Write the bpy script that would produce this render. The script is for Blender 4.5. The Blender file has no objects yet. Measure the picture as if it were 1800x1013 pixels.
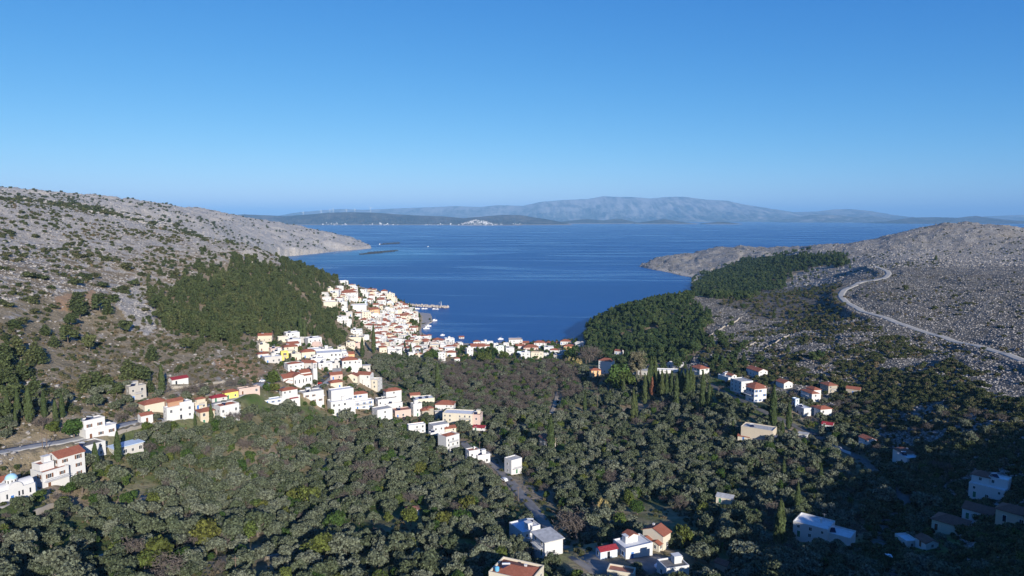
import bpy, bmesh, math, random
import numpy as np
from mathutils import Vector, Matrix
random.seed(7); RNG = np.random.default_rng(7)
SC = bpy.context.scene
COL = SC.collection
# ------------------------------------------------------------------ camera geometry (photo pixels 1800 x 1013)
F, HOR, CAMH = 1239.0, 384.0, 150.0
TH = math.atan((506.5 - HOR) / F)
CT, ST = math.cos(TH), math.sin(TH)
def ray(px, py):
    a, b = (px - 900.0) / F, (506.5 - py) / F
    return np.array([a, CT + b * ST, -ST + b * CT])
def at_z(px, py, z):
    r = ray(px, py); t = (z - CAMH) / r[2]
    return np.array([0, 0, CAMH]) + t * r
def at_d(px, py, d):
    r = ray(px, py); t = d / r[1]
    return np.array([0, 0, CAMH]) + t * r
def proj(x, y, z):
    dz = z - CAMH
    dep = np.maximum(y * CT - dz * ST, 1e-3)
    return 900 + F * x / dep, 506.5 - F * (y * ST + dz * CT) / dep, dep
# ------------------------------------------------------------------ numpy noise
def _hash(ix, iy, s):
    h = (ix.astype(np.int64) * 374761393 + iy.astype(np.int64) * 668265263 + s * 974634721) & 0x7fffffff
    h = ((h ^ (h >> 13)) * 1274126177) & 0x7fffffff
    return ((h ^ (h >> 16)) & 0xffff) / 65535.0
def vnoise(x, y, s=0):
    ix, iy = np.floor(x), np.floor(y)
    fx, fy = x - ix, y - iy
    fx, fy = fx * fx * (3 - 2 * fx), fy * fy * (3 - 2 * fy)
    a, b = _hash(ix, iy, s), _hash(ix + 1, iy, s)
    c, d = _hash(ix, iy + 1, s), _hash(ix + 1, iy + 1, s)
    return (a + (b - a) * fx) * (1 - fy) + (c + (d - c) * fx) * fy
def fbm(x, y, o=4, s=0):
    t, a, n = 0.0, 1.0, 0.0
    for i in range(o):
        t = t + a * vnoise(x * 2 ** i + 17.3 * i, y * 2 ** i + 5.1 * i, s + i); n += a; a *= 0.5
    return t / n
def inside(poly, x, y):
    r = np.zeros(np.shape(x), bool); n = len(poly)
    for i in range(n):
        x0, y0 = poly[i]; x1, y1 = poly[(i + 1) % n]
        if y0 == y1: continue
        c = ((y0 > y) != (y1 > y)) & (x < (x1 - x0) * (y - y0) / (y1 - y0) + x0)
        r ^= c
    return r
# ------------------------------------------------------------------ tagging and object helpers
def tag(o, label=None, cat=None, group=None, kind=None):
    if label: o['label'] = label
    if cat: o['category'] = cat
    if group: o['group'] = group
    if kind: o['kind'] = kind
    return o
def link(o, parent=None):
    COL.objects.link(o)
    if parent is not None: o.parent = parent
    return o
def empty(name, loc, rz=0.0, parent=None):
    o = bpy.data.objects.new(name, None); o.empty_display_size = 0.5
    o.location = loc; o.rotation_euler = (0, 0, rz)
    return link(o, parent)
def mk_mesh(name, V, Fc, mats, mi=None, smooth=False):
    me = bpy.data.meshes.new(name)
    me.from_pydata([tuple(v) for v in V], [], [tuple(f) for f in Fc])
    for m in (mats if isinstance(mats, (list, tuple)) else [mats]): me.materials.append(m)
    if mi is not None: me.polygons.foreach_set('material_index', np.array(mi, dtype=np.int32))
    if smooth: me.polygons.foreach_set('use_smooth', np.ones(len(me.polygons), bool))
    me.update()
    return me
def mk_obj(name, me, parent=None, loc=(0, 0, 0), rz=0.0):
    o = bpy.data.objects.new(name, me); o.location = loc; o.rotation_euler = (0, 0, rz)
    return link(o, parent)
class MB:
    """collects shapes into one mesh"""
    def __init__(s): s.V, s.F, s.M = [], [], []
    def add(s, V, Fc, m=0):
        b = len(s.V); s.V += [tuple(v) for v in V]
        for f in Fc: s.F.append(tuple(i + b for i in f)); s.M.append(m)
    def box(s, x0, x1, y0, y1, z0, z1, m=0):
        s.add([(x0,y0,z0),(x1,y0,z0),(x1,y1,z0),(x0,y1,z0),(x0,y0,z1),(x1,y0,z1),(x1,y1,z1),(x0,y1,z1)],
              [(3,2,1,0),(4,5,6,7),(0,1,5,4),(1,2,6,5),(2,3,7,6),(3,0,4,7)], m)
    def ring(s, x0, x1, y0, y1, z0, z1, t, m=0):
        o = [(x0,y0),(x1,y0),(x1,y1),(x0,y1)]; i = [(x0+t,y0+t),(x1-t,y0+t),(x1-t,y1-t),(x0+t,y1-t)]
        V = [(*p,z0) for p in o]+[(*p,z1) for p in o]+[(*p,z0) for p in i]+[(*p,z1) for p in i]
        Fc = []
        for k in range(4):
            n = (k+1)%4
            Fc += [(k,n,4+n,4+k),(4+k,4+n,12+n,12+k),(8+n,8+k,12+k,12+n)]
        s.add(V, Fc, m)
    def tube(s, pts, radii, n=6, m=0, cap=True):
        V, Fc = [], []
        pts = [Vector(p) for p in pts]
        for k, p in enumerate(pts):
            d = (pts[min(k+1,len(pts)-1)] - pts[max(k-1,0)]).normalized()
            a = d.cross(Vector((0.31,0.95,0.11)))
            if a.length < 1e-3: a = d.cross(Vector((1,0,0)))
            a.normalize(); b = d.cross(a)
            for j in range(n):
                t = 2*math.pi*j/n
                V.append(p + (a*math.cos(t)+b*math.sin(t))*radii[k])
        for k in range(len(pts)-1):
            for j in range(n):
                Fc.append((k*n+j, k*n+(j+1)%n, (k+1)*n+(j+1)%n, (k+1)*n+j))
        if cap:
            Fc.append(tuple(range(n))[::-1]); Fc.append(tuple((len(pts)-1)*n+j for j in range(n)))
        s.add(V, Fc, m)
    def lathe(s, prof, n=14, m=0, cx=0, cy=0):
        V, Fc = [], []
        for r, z in prof:
            for j in range(n):
                t = 2*math.pi*j/n; V.append((cx+r*math.cos(t), cy+r*math.sin(t), z))
        for k in range(len(prof)-1):
            for j in range(n):
                Fc.append((k*n+j, k*n+(j+1)%n, (k+1)*n+(j+1)%n, (k+1)*n+j))
        Fc.append(tuple((len(prof)-1)*n+j for j in range(n)))
        s.add(V, Fc, m)
    def mesh(s, name, mats, smooth=False): return mk_mesh(name, s.V, s.F, mats, s.M, smooth)
# ------------------------------------------------------------------ materials
class NT:
    def __init__(s, name):
        s.m = bpy.data.materials.new(name); s.m.use_nodes = True
        s.t = s.m.node_tree; s.n = s.t.nodes; s.l = s.t.links
        s.b = s.n['Principled BSDF']; s.out = s.n['Material Output']
        s.b.inputs['Roughness'].default_value = 0.85
        s.b.inputs['Specular IOR Level'].default_value = 0.25
    def node(s, t, **kw):
        n = s.n.new(t)
        for k, v in kw.items(): setattr(n, k, v)
        return n
    def lk(s, a, b): s.l.new(a, b)
    def coord(s, which='Object', scale=None):
        c = s.node('ShaderNodeTexCoord').outputs[which]
        if scale is None: return c
        mp = s.node('ShaderNodeMapping'); mp.inputs['Scale'].default_value = scale
        s.lk(c, mp.inputs['Vector']); return mp.outputs['Vector']
    def pos(s, scale=(1,1,1)):
        c = s.node('ShaderNodeNewGeometry').outputs['Position']
        mp = s.node('ShaderNodeMapping'); mp.inputs['Scale'].default_value = scale
        s.lk(c, mp.inputs['Vector']); return mp.outputs['Vector']
    def noise(s, vec, scale, detail=4, rough=0.55, dist=0.0):
        n = s.node('ShaderNodeTexNoise'); n.inputs['Scale'].default_value = scale
        n.inputs['Detail'].default_value = detail; n.inputs['Roughness'].default_value = rough
        n.inputs['Distortion'].default_value = dist
        s.lk(vec, n.inputs['Vector']); return n.outputs['Fac']
    def ramp(s, fac, stops):
        r = s.node('ShaderNodeValToRGB'); e = r.color_ramp.elements
        while len(e) < len(stops): e.new(0.5)
        for i, (p, c) in enumerate(stops):
            e[i].position = p; e[i].color = (*c, 1) if len(c) == 3 else c
        s.lk(fac, r.inputs['Fac']); return r.outputs['Color']
    def rng(s, fac, a, b, c=0.0, d=1.0):
        r = s.node('ShaderNodeMapRange'); r.clamp = True
        for k, v in zip(('From Min','From Max','To Min','To Max'), (a,b,c,d)): r.inputs[k].default_value = v
        s.lk(fac, r.inputs['Value']); return r.outputs['Result']
    def mix(s, fac, a, b, mode='MIX'):
        n = s.node('ShaderNodeMix', data_type='RGBA', blend_type=mode)
        for sock, v in ((n.inputs[0], fac), (n.inputs[6], a), (n.inputs[7], b)):
            if isinstance(v, (int, float)): sock.default_value = v
            elif isinstance(v, tuple): sock.default_value = (*v, 1) if len(v) == 3 else v
            else: s.lk(v, sock)
        return n.outputs[2]
    def math(s, op, a, b=None):
        n = s.node('ShaderNodeMath', operation=op)
        for i, v in enumerate((a, b)):
            if v is None: continue
            if isinstance(v, (int, float)): n.inputs[i].default_value = v
            else: s.lk(v, n.inputs[i])
        return n.outputs[0]
    def attr(s, name):
        a = s.node('ShaderNodeAttribute'); a.attribute_name = name; return a.outputs['Fac']
    def bump(s, h, strength=0.5, dist=0.1):
        b = s.node('ShaderNodeBump'); b.inputs['Strength'].default_value = strength; b.inputs['Distance'].default_value = dist
        s.lk(h, b.inputs['Height']); s.lk(b.outputs['Normal'], s.b.inputs['Normal'])
    def color(s, c):
        if isinstance(c, tuple): s.b.inputs['Base Color'].default_value = (*c, 1)
        else: s.lk(c, s.b.inputs['Base Color'])
def plain(name, col, rough=0.8, var=0.12, scale=0.6, metal=0.0, bump=0.0):
    t = NT(name); v = t.coord('Object')
    n = t.noise(v, scale, 5)
    lo = tuple(c * (1 - var) for c in col); hi = tuple(min(1, c * (1 + var)) for c in col)
    t.color(t.ramp(n, [(0.3, lo), (0.7, hi)]))
    t.b.inputs['Roughness'].default_value = rough; t.b.inputs['Metallic'].default_value = metal
    if bump: t.bump(t.noise(v, scale * 12, 3), bump, 0.03)
    return t.m
def wall_mat(name, col):
    t = NT(name); v = t.coord('Object')
    big = t.noise(v, 0.35, 4); fine = t.noise(v, 5.0, 4)
    streak = t.noise(t.coord('Object', (2.2, 2.2, 0.25)), 1.0, 5, 0.65)
    base = t.ramp(big, [(0.25, tuple(c * 0.92 for c in col)), (0.7, col)])
    dirt = t.mix(t.rng(streak, 0.58, 0.78, 0, 0.45), base, tuple(c * k for c, k in zip(col, (0.62, 0.58, 0.52))))
    t.color(dirt); t.b.inputs['Roughness'].default_value = 0.9
    t.bump(fine, 0.15, 0.02)
    return t.m
def tile_mat(name, col):
    t = NT(name)
    w = t.node('ShaderNodeTexWave', wave_type='BANDS', bands_direction='X')
    w.inputs['Scale'].default_value = 1.1; w.inputs['Distortion'].default_value = 0.6; w.inputs['Detail'].default_value = 2
    t.lk(t.coord('Object'), w.inputs['Vector'])
    n = t.noise(t.coord('Object'), 1.6, 6, 0.7); n2 = t.noise(t.coord('Object'), 0.3, 3)
    c = t.ramp(n, [(0.25, tuple(x * 0.6 for x in col)), (0.5, col), (0.8, (col[0] * 1.25, col[1] * 1.5, col[2] * 1.5))])
    rnd = t.node('ShaderNodeObjectInfo').outputs['Random']
    c = t.mix(t.rng(n2, 0.4, 0.75, 0, 0.35), c, tuple(x * 0.55 for x in col))
    c = t.mix(t.rng(rnd, 0, 1, 0, 0.35), c, (col[0] * 0.62, col[1] * 0.8, col[2] * 0.9))
    t.color(c); t.bump(w.outputs['Fac'], 0.6, 0.08)
    return t.m
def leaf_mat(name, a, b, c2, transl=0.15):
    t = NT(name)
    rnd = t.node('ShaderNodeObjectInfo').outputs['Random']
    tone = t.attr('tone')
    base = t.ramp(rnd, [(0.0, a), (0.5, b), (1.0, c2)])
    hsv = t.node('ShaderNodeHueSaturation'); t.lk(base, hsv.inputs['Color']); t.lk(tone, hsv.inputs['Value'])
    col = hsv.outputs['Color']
    t.color(col); t.b.inputs['Roughness'].default_value = 0.75; t.b.inputs['Specular IOR Level'].default_value = 0.15
    if transl:
        tr = t.node('ShaderNodeBsdfTranslucent'); t.lk(col, tr.inputs['Color'])
        mx = t.node('ShaderNodeMixShader'); mx.inputs[0].default_value = transl
        t.lk(t.b.outputs[0], mx.inputs[1]); t.lk(tr.outputs[0], mx.inputs[2]); t.lk(mx.outputs[0], t.out.inputs['Surface'])
    return t.m
M = {}
M['white'] = wall_mat('white_plaster', (0.63, 0.62, 0.60))
M['white2'] = wall_mat('weathered_white_plaster', (0.52, 0.50, 0.47))
M['cream'] = wall_mat('cream_plaster', (0.63, 0.57, 0.45))
M['beige'] = wall_mat('beige_plaster', (0.58, 0.50, 0.38))
M['pink'] = wall_mat('pink_plaster', (0.58, 0.44, 0.38))
M['yellow'] = wall_mat('yellow_plaster', (0.80, 0.66, 0.16))
M['orange'] = wall_mat('orange_plaster', (0.75, 0.46, 0.24))
M['green'] = wall_mat('pale_green_plaster', (0.66, 0.72, 0.62))
M['paleblue'] = wall_mat('pale_blue_plaster', (0.60, 0.68, 0.76))
M['concrete'] = wall_mat('bare_concrete', (0.42, 0.39, 0.35))
M['stone'] = wall_mat('rough_stone', (0.40, 0.35, 0.28))
M['brick'] = wall_mat('unplastered_brick', (0.42, 0.24, 0.15))
M['tile'] = tile_mat('terracotta_tiles', (0.34, 0.115, 0.068))
M['redsheet'] = tile_mat('red_roof_sheet', (0.33, 0.035, 0.045))
M['oldtile'] = tile_mat('old_brown_tiles', (0.22, 0.10, 0.07))
M['roofgrey'] = plain('grey_roof_screed', (0.40, 0.39, 0.37), 0.9, 0.25, 0.8)
M['roofdark'] = plain('dark_roof_felt', (0.17, 0.16, 0.15), 0.9, 0.3, 0.8)
M['roofwhite'] = plain('pale_roof_coating', (0.66, 0.66, 0.66), 0.8, 0.12, 0.7)
M['roofblue'] = plain('pale_blue_roof_sheet', (0.50, 0.60, 0.72), 0.5, 0.1, 0.6)
M['roofslab'] = plain('weathered_slab', (0.45, 0.44, 0.42), 0.9, 0.25, 0.7)
M['roofred'] = plain('red_paved_terrace', (0.34, 0.15, 0.10), 0.85, 0.2, 0.7)
M['glass'] = plain('dark_window_glass', (0.025, 0.03, 0.04), 0.12, 0.2, 1.0)
M['shutterbrown'] = plain('brown_shutter', (0.16, 0.07, 0.035), 0.6, 0.2, 2)
M['shutterblue'] = plain('blue_shutter', (0.05, 0.16, 0.42), 0.5, 0.15, 2)
M['shuttergreen'] = plain('green_shutter', (0.05, 0.17, 0.10), 0.5, 0.15, 2)
M['frame'] = plain('white_frame', (0.75, 0.75, 0.73), 0.5, 0.05, 2)
M['rail'] = plain('grey_railing', (0.35, 0.36, 0.38), 0.4, 0.1, 2, 0.3)
M['panel'] = plain('solar_panel', (0.015, 0.02, 0.05), 0.15, 0.2, 2)
M['tank'] = plain('water_tank', (0.55, 0.57, 0.6), 0.3, 0.08, 2, 0.4)
M['bluetank'] = plain('blue_plastic_tank', (0.12, 0.40, 0.62), 0.4, 0.1, 2)
M['dome'] = plain('pale_blue_dome', (0.36, 0.60, 0.72), 0.5, 0.1, 1)
M['trunk'] = plain('olive_bark', (0.13, 0.105, 0.085), 0.95, 0.35, 3)
M['twig'] = plain('grey_brown_twigs', (0.115, 0.096, 0.082), 0.95, 0.3, 1.5)
M['wood'] = plain('weathered_pole_wood', (0.16, 0.12, 0.09), 0.9, 0.2, 3)
M['asphalt'] = plain('worn_asphalt', (0.36, 0.35, 0.33), 0.95, 0.18, 0.25)
M['paleroad'] = plain('pale_concrete_road', (0.37, 0.35, 0.31), 0.95, 0.12, 0.2)
M['shadelane'] = plain('shade_toned_lane', (0.12, 0.115, 0.105), 0.95, 0.2, 0.3)  # lane colour darkened to paint in the hill shade lying on it
M['lane'] = plain('dusty_lane', (0.22, 0.205, 0.185), 0.95, 0.22, 0.3)
M['gravel'] = plain('pale_gravel', (0.34, 0.29, 0.22), 0.95, 0.2, 0.4)
M['paving'] = plain('quay_paving', (0.32, 0.30, 0.29), 0.95, 0.15, 0.3)
M['awning'] = plain('white_awning', (0.75, 0.74, 0.72), 0.7, 0.05, 1)
M['netting'] = plain('green_shade_net', (0.02, 0.20, 0.13), 0.8, 0.2, 1)
M['carwhite'] = plain('white_car_paint', (0.75, 0.75, 0.76), 0.25, 0.03, 1)
M['cardark'] = plain('dark_car_paint', (0.05, 0.055, 0.07), 0.25, 0.05, 1)
M['carred'] = plain('red_car_paint', (0.4, 0.04, 0.03), 0.25, 0.05, 1)
M['carsilver'] = plain('silver_car_paint', (0.42, 0.43, 0.45), 0.25, 0.05, 1, 0.4)
M['rubber'] = plain('tyre_rubber', (0.02, 0.02, 0.02), 0.9, 0.1, 2)
M['hull'] = plain('white_hull', (0.75, 0.75, 0.74), 0.4, 0.05, 1)
M['float'] = plain('black_cage_float', (0.04, 0.045, 0.05), 0.6, 0.2, 1)
M['rubble'] = plain('pale_breakwater_rock', (0.42, 0.37, 0.32), 0.95, 0.3, 0.4)
M['olive'] = leaf_mat('olive_leaves', (0.066, 0.084, 0.042), (0.102, 0.118, 0.072), (0.142, 0.154, 0.108))
M['pine'] = leaf_mat('pine_needles', (0.052, 0.070, 0.026), (0.066, 0.084, 0.032), (0.088, 0.098, 0.038), 0.1)
M['darkpine'] = leaf_mat('dark_pine_needles', (0.032, 0.058, 0.020), (0.048, 0.074, 0.027), (0.082, 0.108, 0.038), 0.1)
M['cypress'] = leaf_mat('cypress_foliage', (0.046, 0.068, 0.024), (0.058, 0.080, 0.030), (0.070, 0.088, 0.032), 0.08)
M['deadcypress'] = leaf_mat('dead_cypress_foliage', (0.20, 0.085, 0.05), (0.22, 0.09, 0.05), (0.2, 0.1, 0.06), 0.08)
M['citrus'] = leaf_mat('citrus_leaves', (0.036, 0.070, 0.016), (0.055, 0.092, 0.022), (0.100, 0.118, 0.028))
M['shrub'] = leaf_mat('shrub_leaves', (0.050, 0.068, 0.024), (0.070, 0.082, 0.032), (0.100, 0.098, 0.045))
M['dryshrub'] = leaf_mat('dry_shrub_leaves', (0.14, 0.11, 0.075), (0.13, 0.12, 0.07), (0.19, 0.14, 0.075))
M['reed'] = leaf_mat('dry_reeds', (0.28, 0.22, 0.09), (0.30, 0.24, 0.11), (0.24, 0.21, 0.09))
M['eucalypt'] = leaf_mat('eucalyptus_leaves', (0.15, 0.135, 0.085), (0.16, 0.15, 0.09), (0.14, 0.14, 0.08))
# ------------------------------------------------------------------ terrain
CP = []
def cp_d(*rows):
    for px, py, d in rows: CP.append(at_d(px, py, d))
def cp_z(*rows):
    for px, py, z in rows: CP.append(at_z(px, py, z))
def cp_w(*rows):
    for px, d, z in rows: CP.append(np.array([(px - 900) / F * d, d, z]))
def cp_a(*rows):
    for az, r, z in rows: CP.append(np.array([r * math.sin(math.radians(az)), r * math.cos(math.radians(az)), z]))
# valley floor and its left road shelf
cp_d((0,1013,175),(300,1013,185),(600,1013,195),(900,1013,187),(1200,1013,195),(1450,1013,190),(1800,1013,152),
     (0,875,228),(100,860,245),(60,800,262),(0,800,255),(170,772,285),(250,745,315),(330,740,335),(400,735,345),(455,690,395),
     (525,680,430),(490,640,480),(510,600,560),(550,610,570),(600,640,510),(640,715,440),(600,735,420),(560,715,415),(700,740,430),
     (760,770,400),(830,750,425),(900,835,335),(940,960,232),(400,850,285),(400,780,325),(300,780,300),(500,780,350),(650,800,345),
     (200,900,235),(400,930,235),(650,930,240),(1100,900,275),(1150,965,230),(1270,1005,205),(1275,885,285),(1330,775,375),
     (1450,955,225),(1550,900,260),(1560,1000,200),(1720,910,235),(1740,880,250),(1800,900,225),(1600,815,310),(1800,800,280),(1700,800,290),
     (1040,655,610),(900,640,690),(930,628,720),(905,608,800),(1000,616,770),(820,625,730),(800,660,630),(700,640,660),(660,620,700),
     (640,600,740),(740,600,790),(900,700,520),(1050,720,490),(1100,800,370),(1200,720,470),(750,700,510),(650,660,560))
# right slope, road shelf, plateau
cp_d((1800,700,370),(1440,735,420),(1325,705,445),(1378,683,475),(1500,695,450),(1230,660,530),(1330,660,520),(1700,650,440),(1800,637,440),
     (1600,640,480),(1650,592,560),(1500,600,560),(1530,553,660),(1478,522,800),(1500,500,880),(1560,485,980),(1540,470,1100),(1800,560,580),
     (1800,500,780),(1800,462,1050),(1650,500,850),(1650,462,1120),(1800,440,1350),(1720,394,1700),(1800,408,1700),(1650,402,1700),
     (1600,411,1680),(1540,424,1650),(1480,434,1620),(1430,441,1600),(1700,440,1400),(1550,450,1350),
     (1390,443,2000),(1340,440,2150),(1270,446,2200),(1200,457,2200),(1165,458,2230),(1140,464,2250),(1300,470,1850),(1230,478,1960),
     (1250,500,1450),(1350,478,1500),(1440,462,1450),(1350,510,1250),(1450,490,1250),(1220,520,950),(1350,518,950),(1450,510,950),
     (1215,535,880),(1130,545,860),(1060,575,840),(1200,580,760),(1120,610,720),(1060,610,740),(1250,600,660),(1200,640,600),(1130,650,590),
     (1350,580,700),(1400,620,560),(1350,560,770),(1420,560,740))
cp_w((1300,1050,28),(1400,1060,36),(1500,2200,55),(1700,2300,70),(1800,2300,60),(1500,3000,8),(1800,3100,10))
# village headland and pine hill
cp_d((608,527,850),(620,506,900),(600,500,920),(560,540,780),(580,580,700),(610,560,780),(640,520,940),(650,560,850),(690,518,1020),
     (715,532,1080),(690,560,920),(720,560,950),(712,575,905),(700,600,790),(750,600,830),
     (500,590,600),(430,600,530),(300,590,470),(270,530,560),(340,480,680),(420,460,780),(450,440,860),(500,468,880),(560,490,880),
     (430,530,650),(520,540,700),(590,500,880))
cp_z((748,558,1.2),(744,575,1.2),(736,570,2.2),(733,586,2.5),(748,592,1.5),(728,556,4.0),(722,546,3.0))
cp_w((600,1200,15),(650,1250,8),(450,1100,80),(450,1600,22),(520,1300,25))
# left hill near and far
cp_d((400,430,850),(330,412,950),(270,402,950),(130,372,900),(0,358,800),(330,406,1500),(0,353,1100),(0,340,2600),(130,346,2800),(250,361,3000),
     (350,367,3100),(400,379,3200),(450,390,3300),(520,402,3500),(545,407,3600),(600,417,3700),(635,430,3800),(560,425,3200),(500,430,2900),
     (450,430,2500),(420,420,2300),(380,400,2200),(300,385,2000),(200,375,1900),(560,440,3200),
     (100,430,650),(0,430,580),(0,500,440),(200,450,650),(200,530,500),(100,530,450),(0,600,350),(100,620,370),(200,640,380),(0,700,300),
     (100,720,295),(300,650,400),(300,680,370),(400,650,430),(390,600,500),(150,580,430),(240,700,345))
cp_w((430,2000,50),(430,1600,42),(700,2000,-25),(900,1200,-25),(900,2000,-25),(1100,1300,-25),(900,4000,-25),(700,3200,-25),(1100,1800,-25),
     (1000,6000,-25),(600,6000,-25),(1300,4500,-25),(1700,5000,-25),(300,6500,-25),(0,6500,-25),(520,2300,-15),(200,3800,150),(0,4200,150))
cp_a((-52,250,95),(-52,600,170),(-52,1500,230),(-52,3000,270),(52,150,85),(52,300,92),(52,700,105),(52,1700,125),(52,3500,10),(0,90,58),(-40,100,75),(42,100,82))
CP = np.array(CP)
def warp(x, y): return np.stack([2.0 * np.arctan2(x, y), np.log(np.hypot(x, y))], -1)
def _tps(r2): return np.where(r2 > 1e-12, 0.5 * r2 * np.log(np.maximum(r2, 1e-12)), 0.0)
_U = warp(CP[:, 0], CP[:, 1]); _n = len(_U)
_K = _tps(((_U[:, None] - _U[None]) ** 2).sum(-1)) + np.eye(_n) * 0.0022
_P = np.hstack([np.ones((_n, 1)), _U])
_A = np.block([[_K, _P], [_P.T, np.zeros((3, 3))]])
_W = np.linalg.solve(_A, np.concatenate([CP[:, 2], np.zeros(3)]))
def tps_z(x, y):
    u = warp(x, y); z = _W[_n] + _W[_n + 1] * u[:, 0] + _W[_n + 2] * u[:, 1]
    for k in range(_n): z = z + _W[k] * _tps(((u - _U[k]) ** 2).sum(-1))
    return z
COAST = [(-900,402),(0,403),(200,405),(420,410),(560,416),(610,424),(650,434),(652,437),(630,439),(600,441),(560,445.5),(500,451.5),(470,457),(430,468),(470,487),
         (560,501),(610,516),(660,532),(700,540),(716,540),(722,546),(735,551),(738,556),(756,557),(759,566),(740,577),(739,586),(757,596),(790,603),(860,608),(900,607),(1000,606),(1022,601),
         (1034,594),(1050,583),(1075,568),(1110,556),(1160,542),(1205,524),(1215,514),(1213,503),(1216,489),(1190,483),(1150,474.5),(1125,469),(1150,463.5),(1200,462),(1300,452),
         (1400,449),(1480,444),(1600,441),(1800,440),(2700,440),(2700,386),(-900,386)]
COASTW = [tuple(at_z(px, py, 0)[:2]) for px, py in COAST]
AZ0, AZ1, NA = math.radians(-54), math.radians(54), 1080
R0, R1, NR = 70.0, 8000.0, 880
az = np.linspace(AZ0, AZ1, NA); lr = np.linspace(math.log(R0), math.log(R1), NR)
AZg, LRg = np.meshgrid(az, lr)          # rows: distance
Rg = np.exp(LRg); X = (Rg * np.sin(AZg)).ravel(); Y = (Rg * np.cos(AZg)).ravel()
Z = tps_z(X, Y)
sea = inside(COASTW, X + 14 * (fbm(X / 60, Y / 60, 3, 3) - .5) , Y + 14 * (fbm(X / 60, Y / 60, 3, 4) - .5))
PX, PY, _ = proj(X, Y, Z)
jx = PX + 26 * (fbm(X / 25, Y / 25, 4, 11) - .5); jy = PY + 18 * (fbm(X / 25, Y / 25, 4, 12) - .5)
VALLEY = [(-300,1200),(-300,900),(0,885),(60,860),(150,790),(200,770),(330,735),(460,690),(480,640),(560,600),(600,590),(640,630),(800,640),(1010,630),(1040,620),(1120,650),(1250,655),(1300,690),(1450,740),(1560,790),(1640,880),(1700,960),(1700,1200)]
LOWER = [(-300,900),(-300,560),(100,525),(200,515),(260,590),(330,570),(420,590),(500,640),(480,690),(330,735),(200,770),(150,790),(60,860)]
PINES = [(266,548),(288,507),(345,493),(392,472),(425,458),(455,472),(500,466),(560,482),(598,505),(594,560),(602,600),(560,602),(500,592),(470,590),(420,604),(390,598),(330,588),(298,574)]
VILLAGE = [(470,690),(480,640),(450,610),(500,580),(560,590),(555,515),(600,495),(720,530),(740,550),(760,560),(740,580),(760,598),(860,606),(1010,603),(1020,620),(1010,635),(800,640),(700,625),(650,660),(720,690),(860,740),(850,770),(770,800),(650,745),(560,720)]
FIELD = [(375,632),(420,627),(472,655),(440,664),(395,655)]
SCAR = [(95,520),(160,508),(172,525),(150,540),(105,545)]
SCRUB = [(1260,530),(1320,510),(1480,500),(1490,540),(1440,575),(1330,560)]
OUTCROP = [(425,432),(445,424),(480,436),(490,462),(455,468),(430,455)]; CLIFF = [(205,520),(270,500),(285,540),(262,590),(225,580)]
FOREST2 = [(1210,520),(1220,490),(1290,462),(1380,450),(1480,448),(1490,465),(1400,480),(1380,505),(1300,530)]
FOREST1 = [(1020,620),(1040,570),(1100,535),(1160,520),(1215,520),(1240,560),(1240,610),(1190,640),(1100,650)]
val = inside(VALLEY, jx, jy); low = inside(LOWER, jx, jy); pin = inside(PINES, jx, jy) | inside(FOREST1, jx, jy) | inside(FOREST2, jx, jy)
vil = inside(VILLAGE, jx, jy); fld = inside(FIELD, jx, jy) | inside(SCAR, jx, jy); scb = inside(SCRUB, jx, jy)
rock = np.where(val, 0.05, np.where(low, 0.30, 0.92)); rock = np.where((~val) & (~low) & (PX < 700) & (Rg.ravel() < 1150), 0.44 + .36 * np.clip((470 - PY) / 80, 0, 1), rock); rock = np.where(pin, 0.18, rock); rock = np.where(vil, 0.2, rock); rock = np.where(fld, 0.0, rock); rock = np.where(scb, 0.45, rock); rock = np.where(inside(OUTCROP, jx, jy) | inside(CLIFF, jx, jy), 1.0, rock)
# relief: rock ledges and rubble, gullies on the far headland
led = fbm(X / 22, Y / 22, 4, 21); fine = fbm(X / 5, Y / 5, 3, 31)
Z = Z + rock * ((led - .5) * 3.6 + (fine - .5) * 1.5) * np.clip(Rg.ravel() / 500, .5, 1.7) + (1 - rock) * (fine - .5) * 0.8
far = np.clip((Rg.ravel() - 1300) / 900, 0, 1) * (rock > .5)
rid = 1 - np.abs(2 * fbm((X + Y * .3) / 190, (Y - .2 * X) / 260, 4, 41) - 1)
Z = Z + far * (rid - .78) * 34 + far * (fbm(X / 45, Y / 60, 3, 44) - .5) * 16
Z = Z + (inside(OUTCROP, jx, jy) * 5.0 + inside(CLIFF, jx, jy) * 2.0) * fbm(X / 14, Y / 14, 3, 47)
terr = fbm(X / 160, Y / 70, 4, 52); Z = Z + far * (np.abs((terr * 9) % 1 - .5)) * 9
Z = np.where(sea, np.minimum(Z, 0) * .3 - 2.0, np.maximum(Z, 0.5 + 1.2 * fine))
Z = np.maximum(Z, -8.0)
ZG = Z.reshape(NR, NA)
def ground(x, y):
    x = np.asarray(x, float); y = np.asarray(y, float)
    a = (np.arctan2(x, y) - AZ0) / (AZ1 - AZ0) * (NA - 1); r = (np.log(np.maximum(np.hypot(x, y), R0)) - lr[0]) / (lr[-1] - lr[0]) * (NR - 1)
    a = np.clip(a, 0, NA - 1.001); r = np.clip(r, 0, NR - 1.001); i = r.astype(int); j = a.astype(int); fr, fa = r - i, a - j
    return (ZG[i, j] * (1 - fa) + ZG[i, j + 1] * fa) * (1 - fr) + (ZG[i + 1, j] * (1 - fa) + ZG[i + 1, j + 1] * fa) * fr
_TS = np.exp(np.linspace(math.log(80), math.log(7500), 1400))
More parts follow.
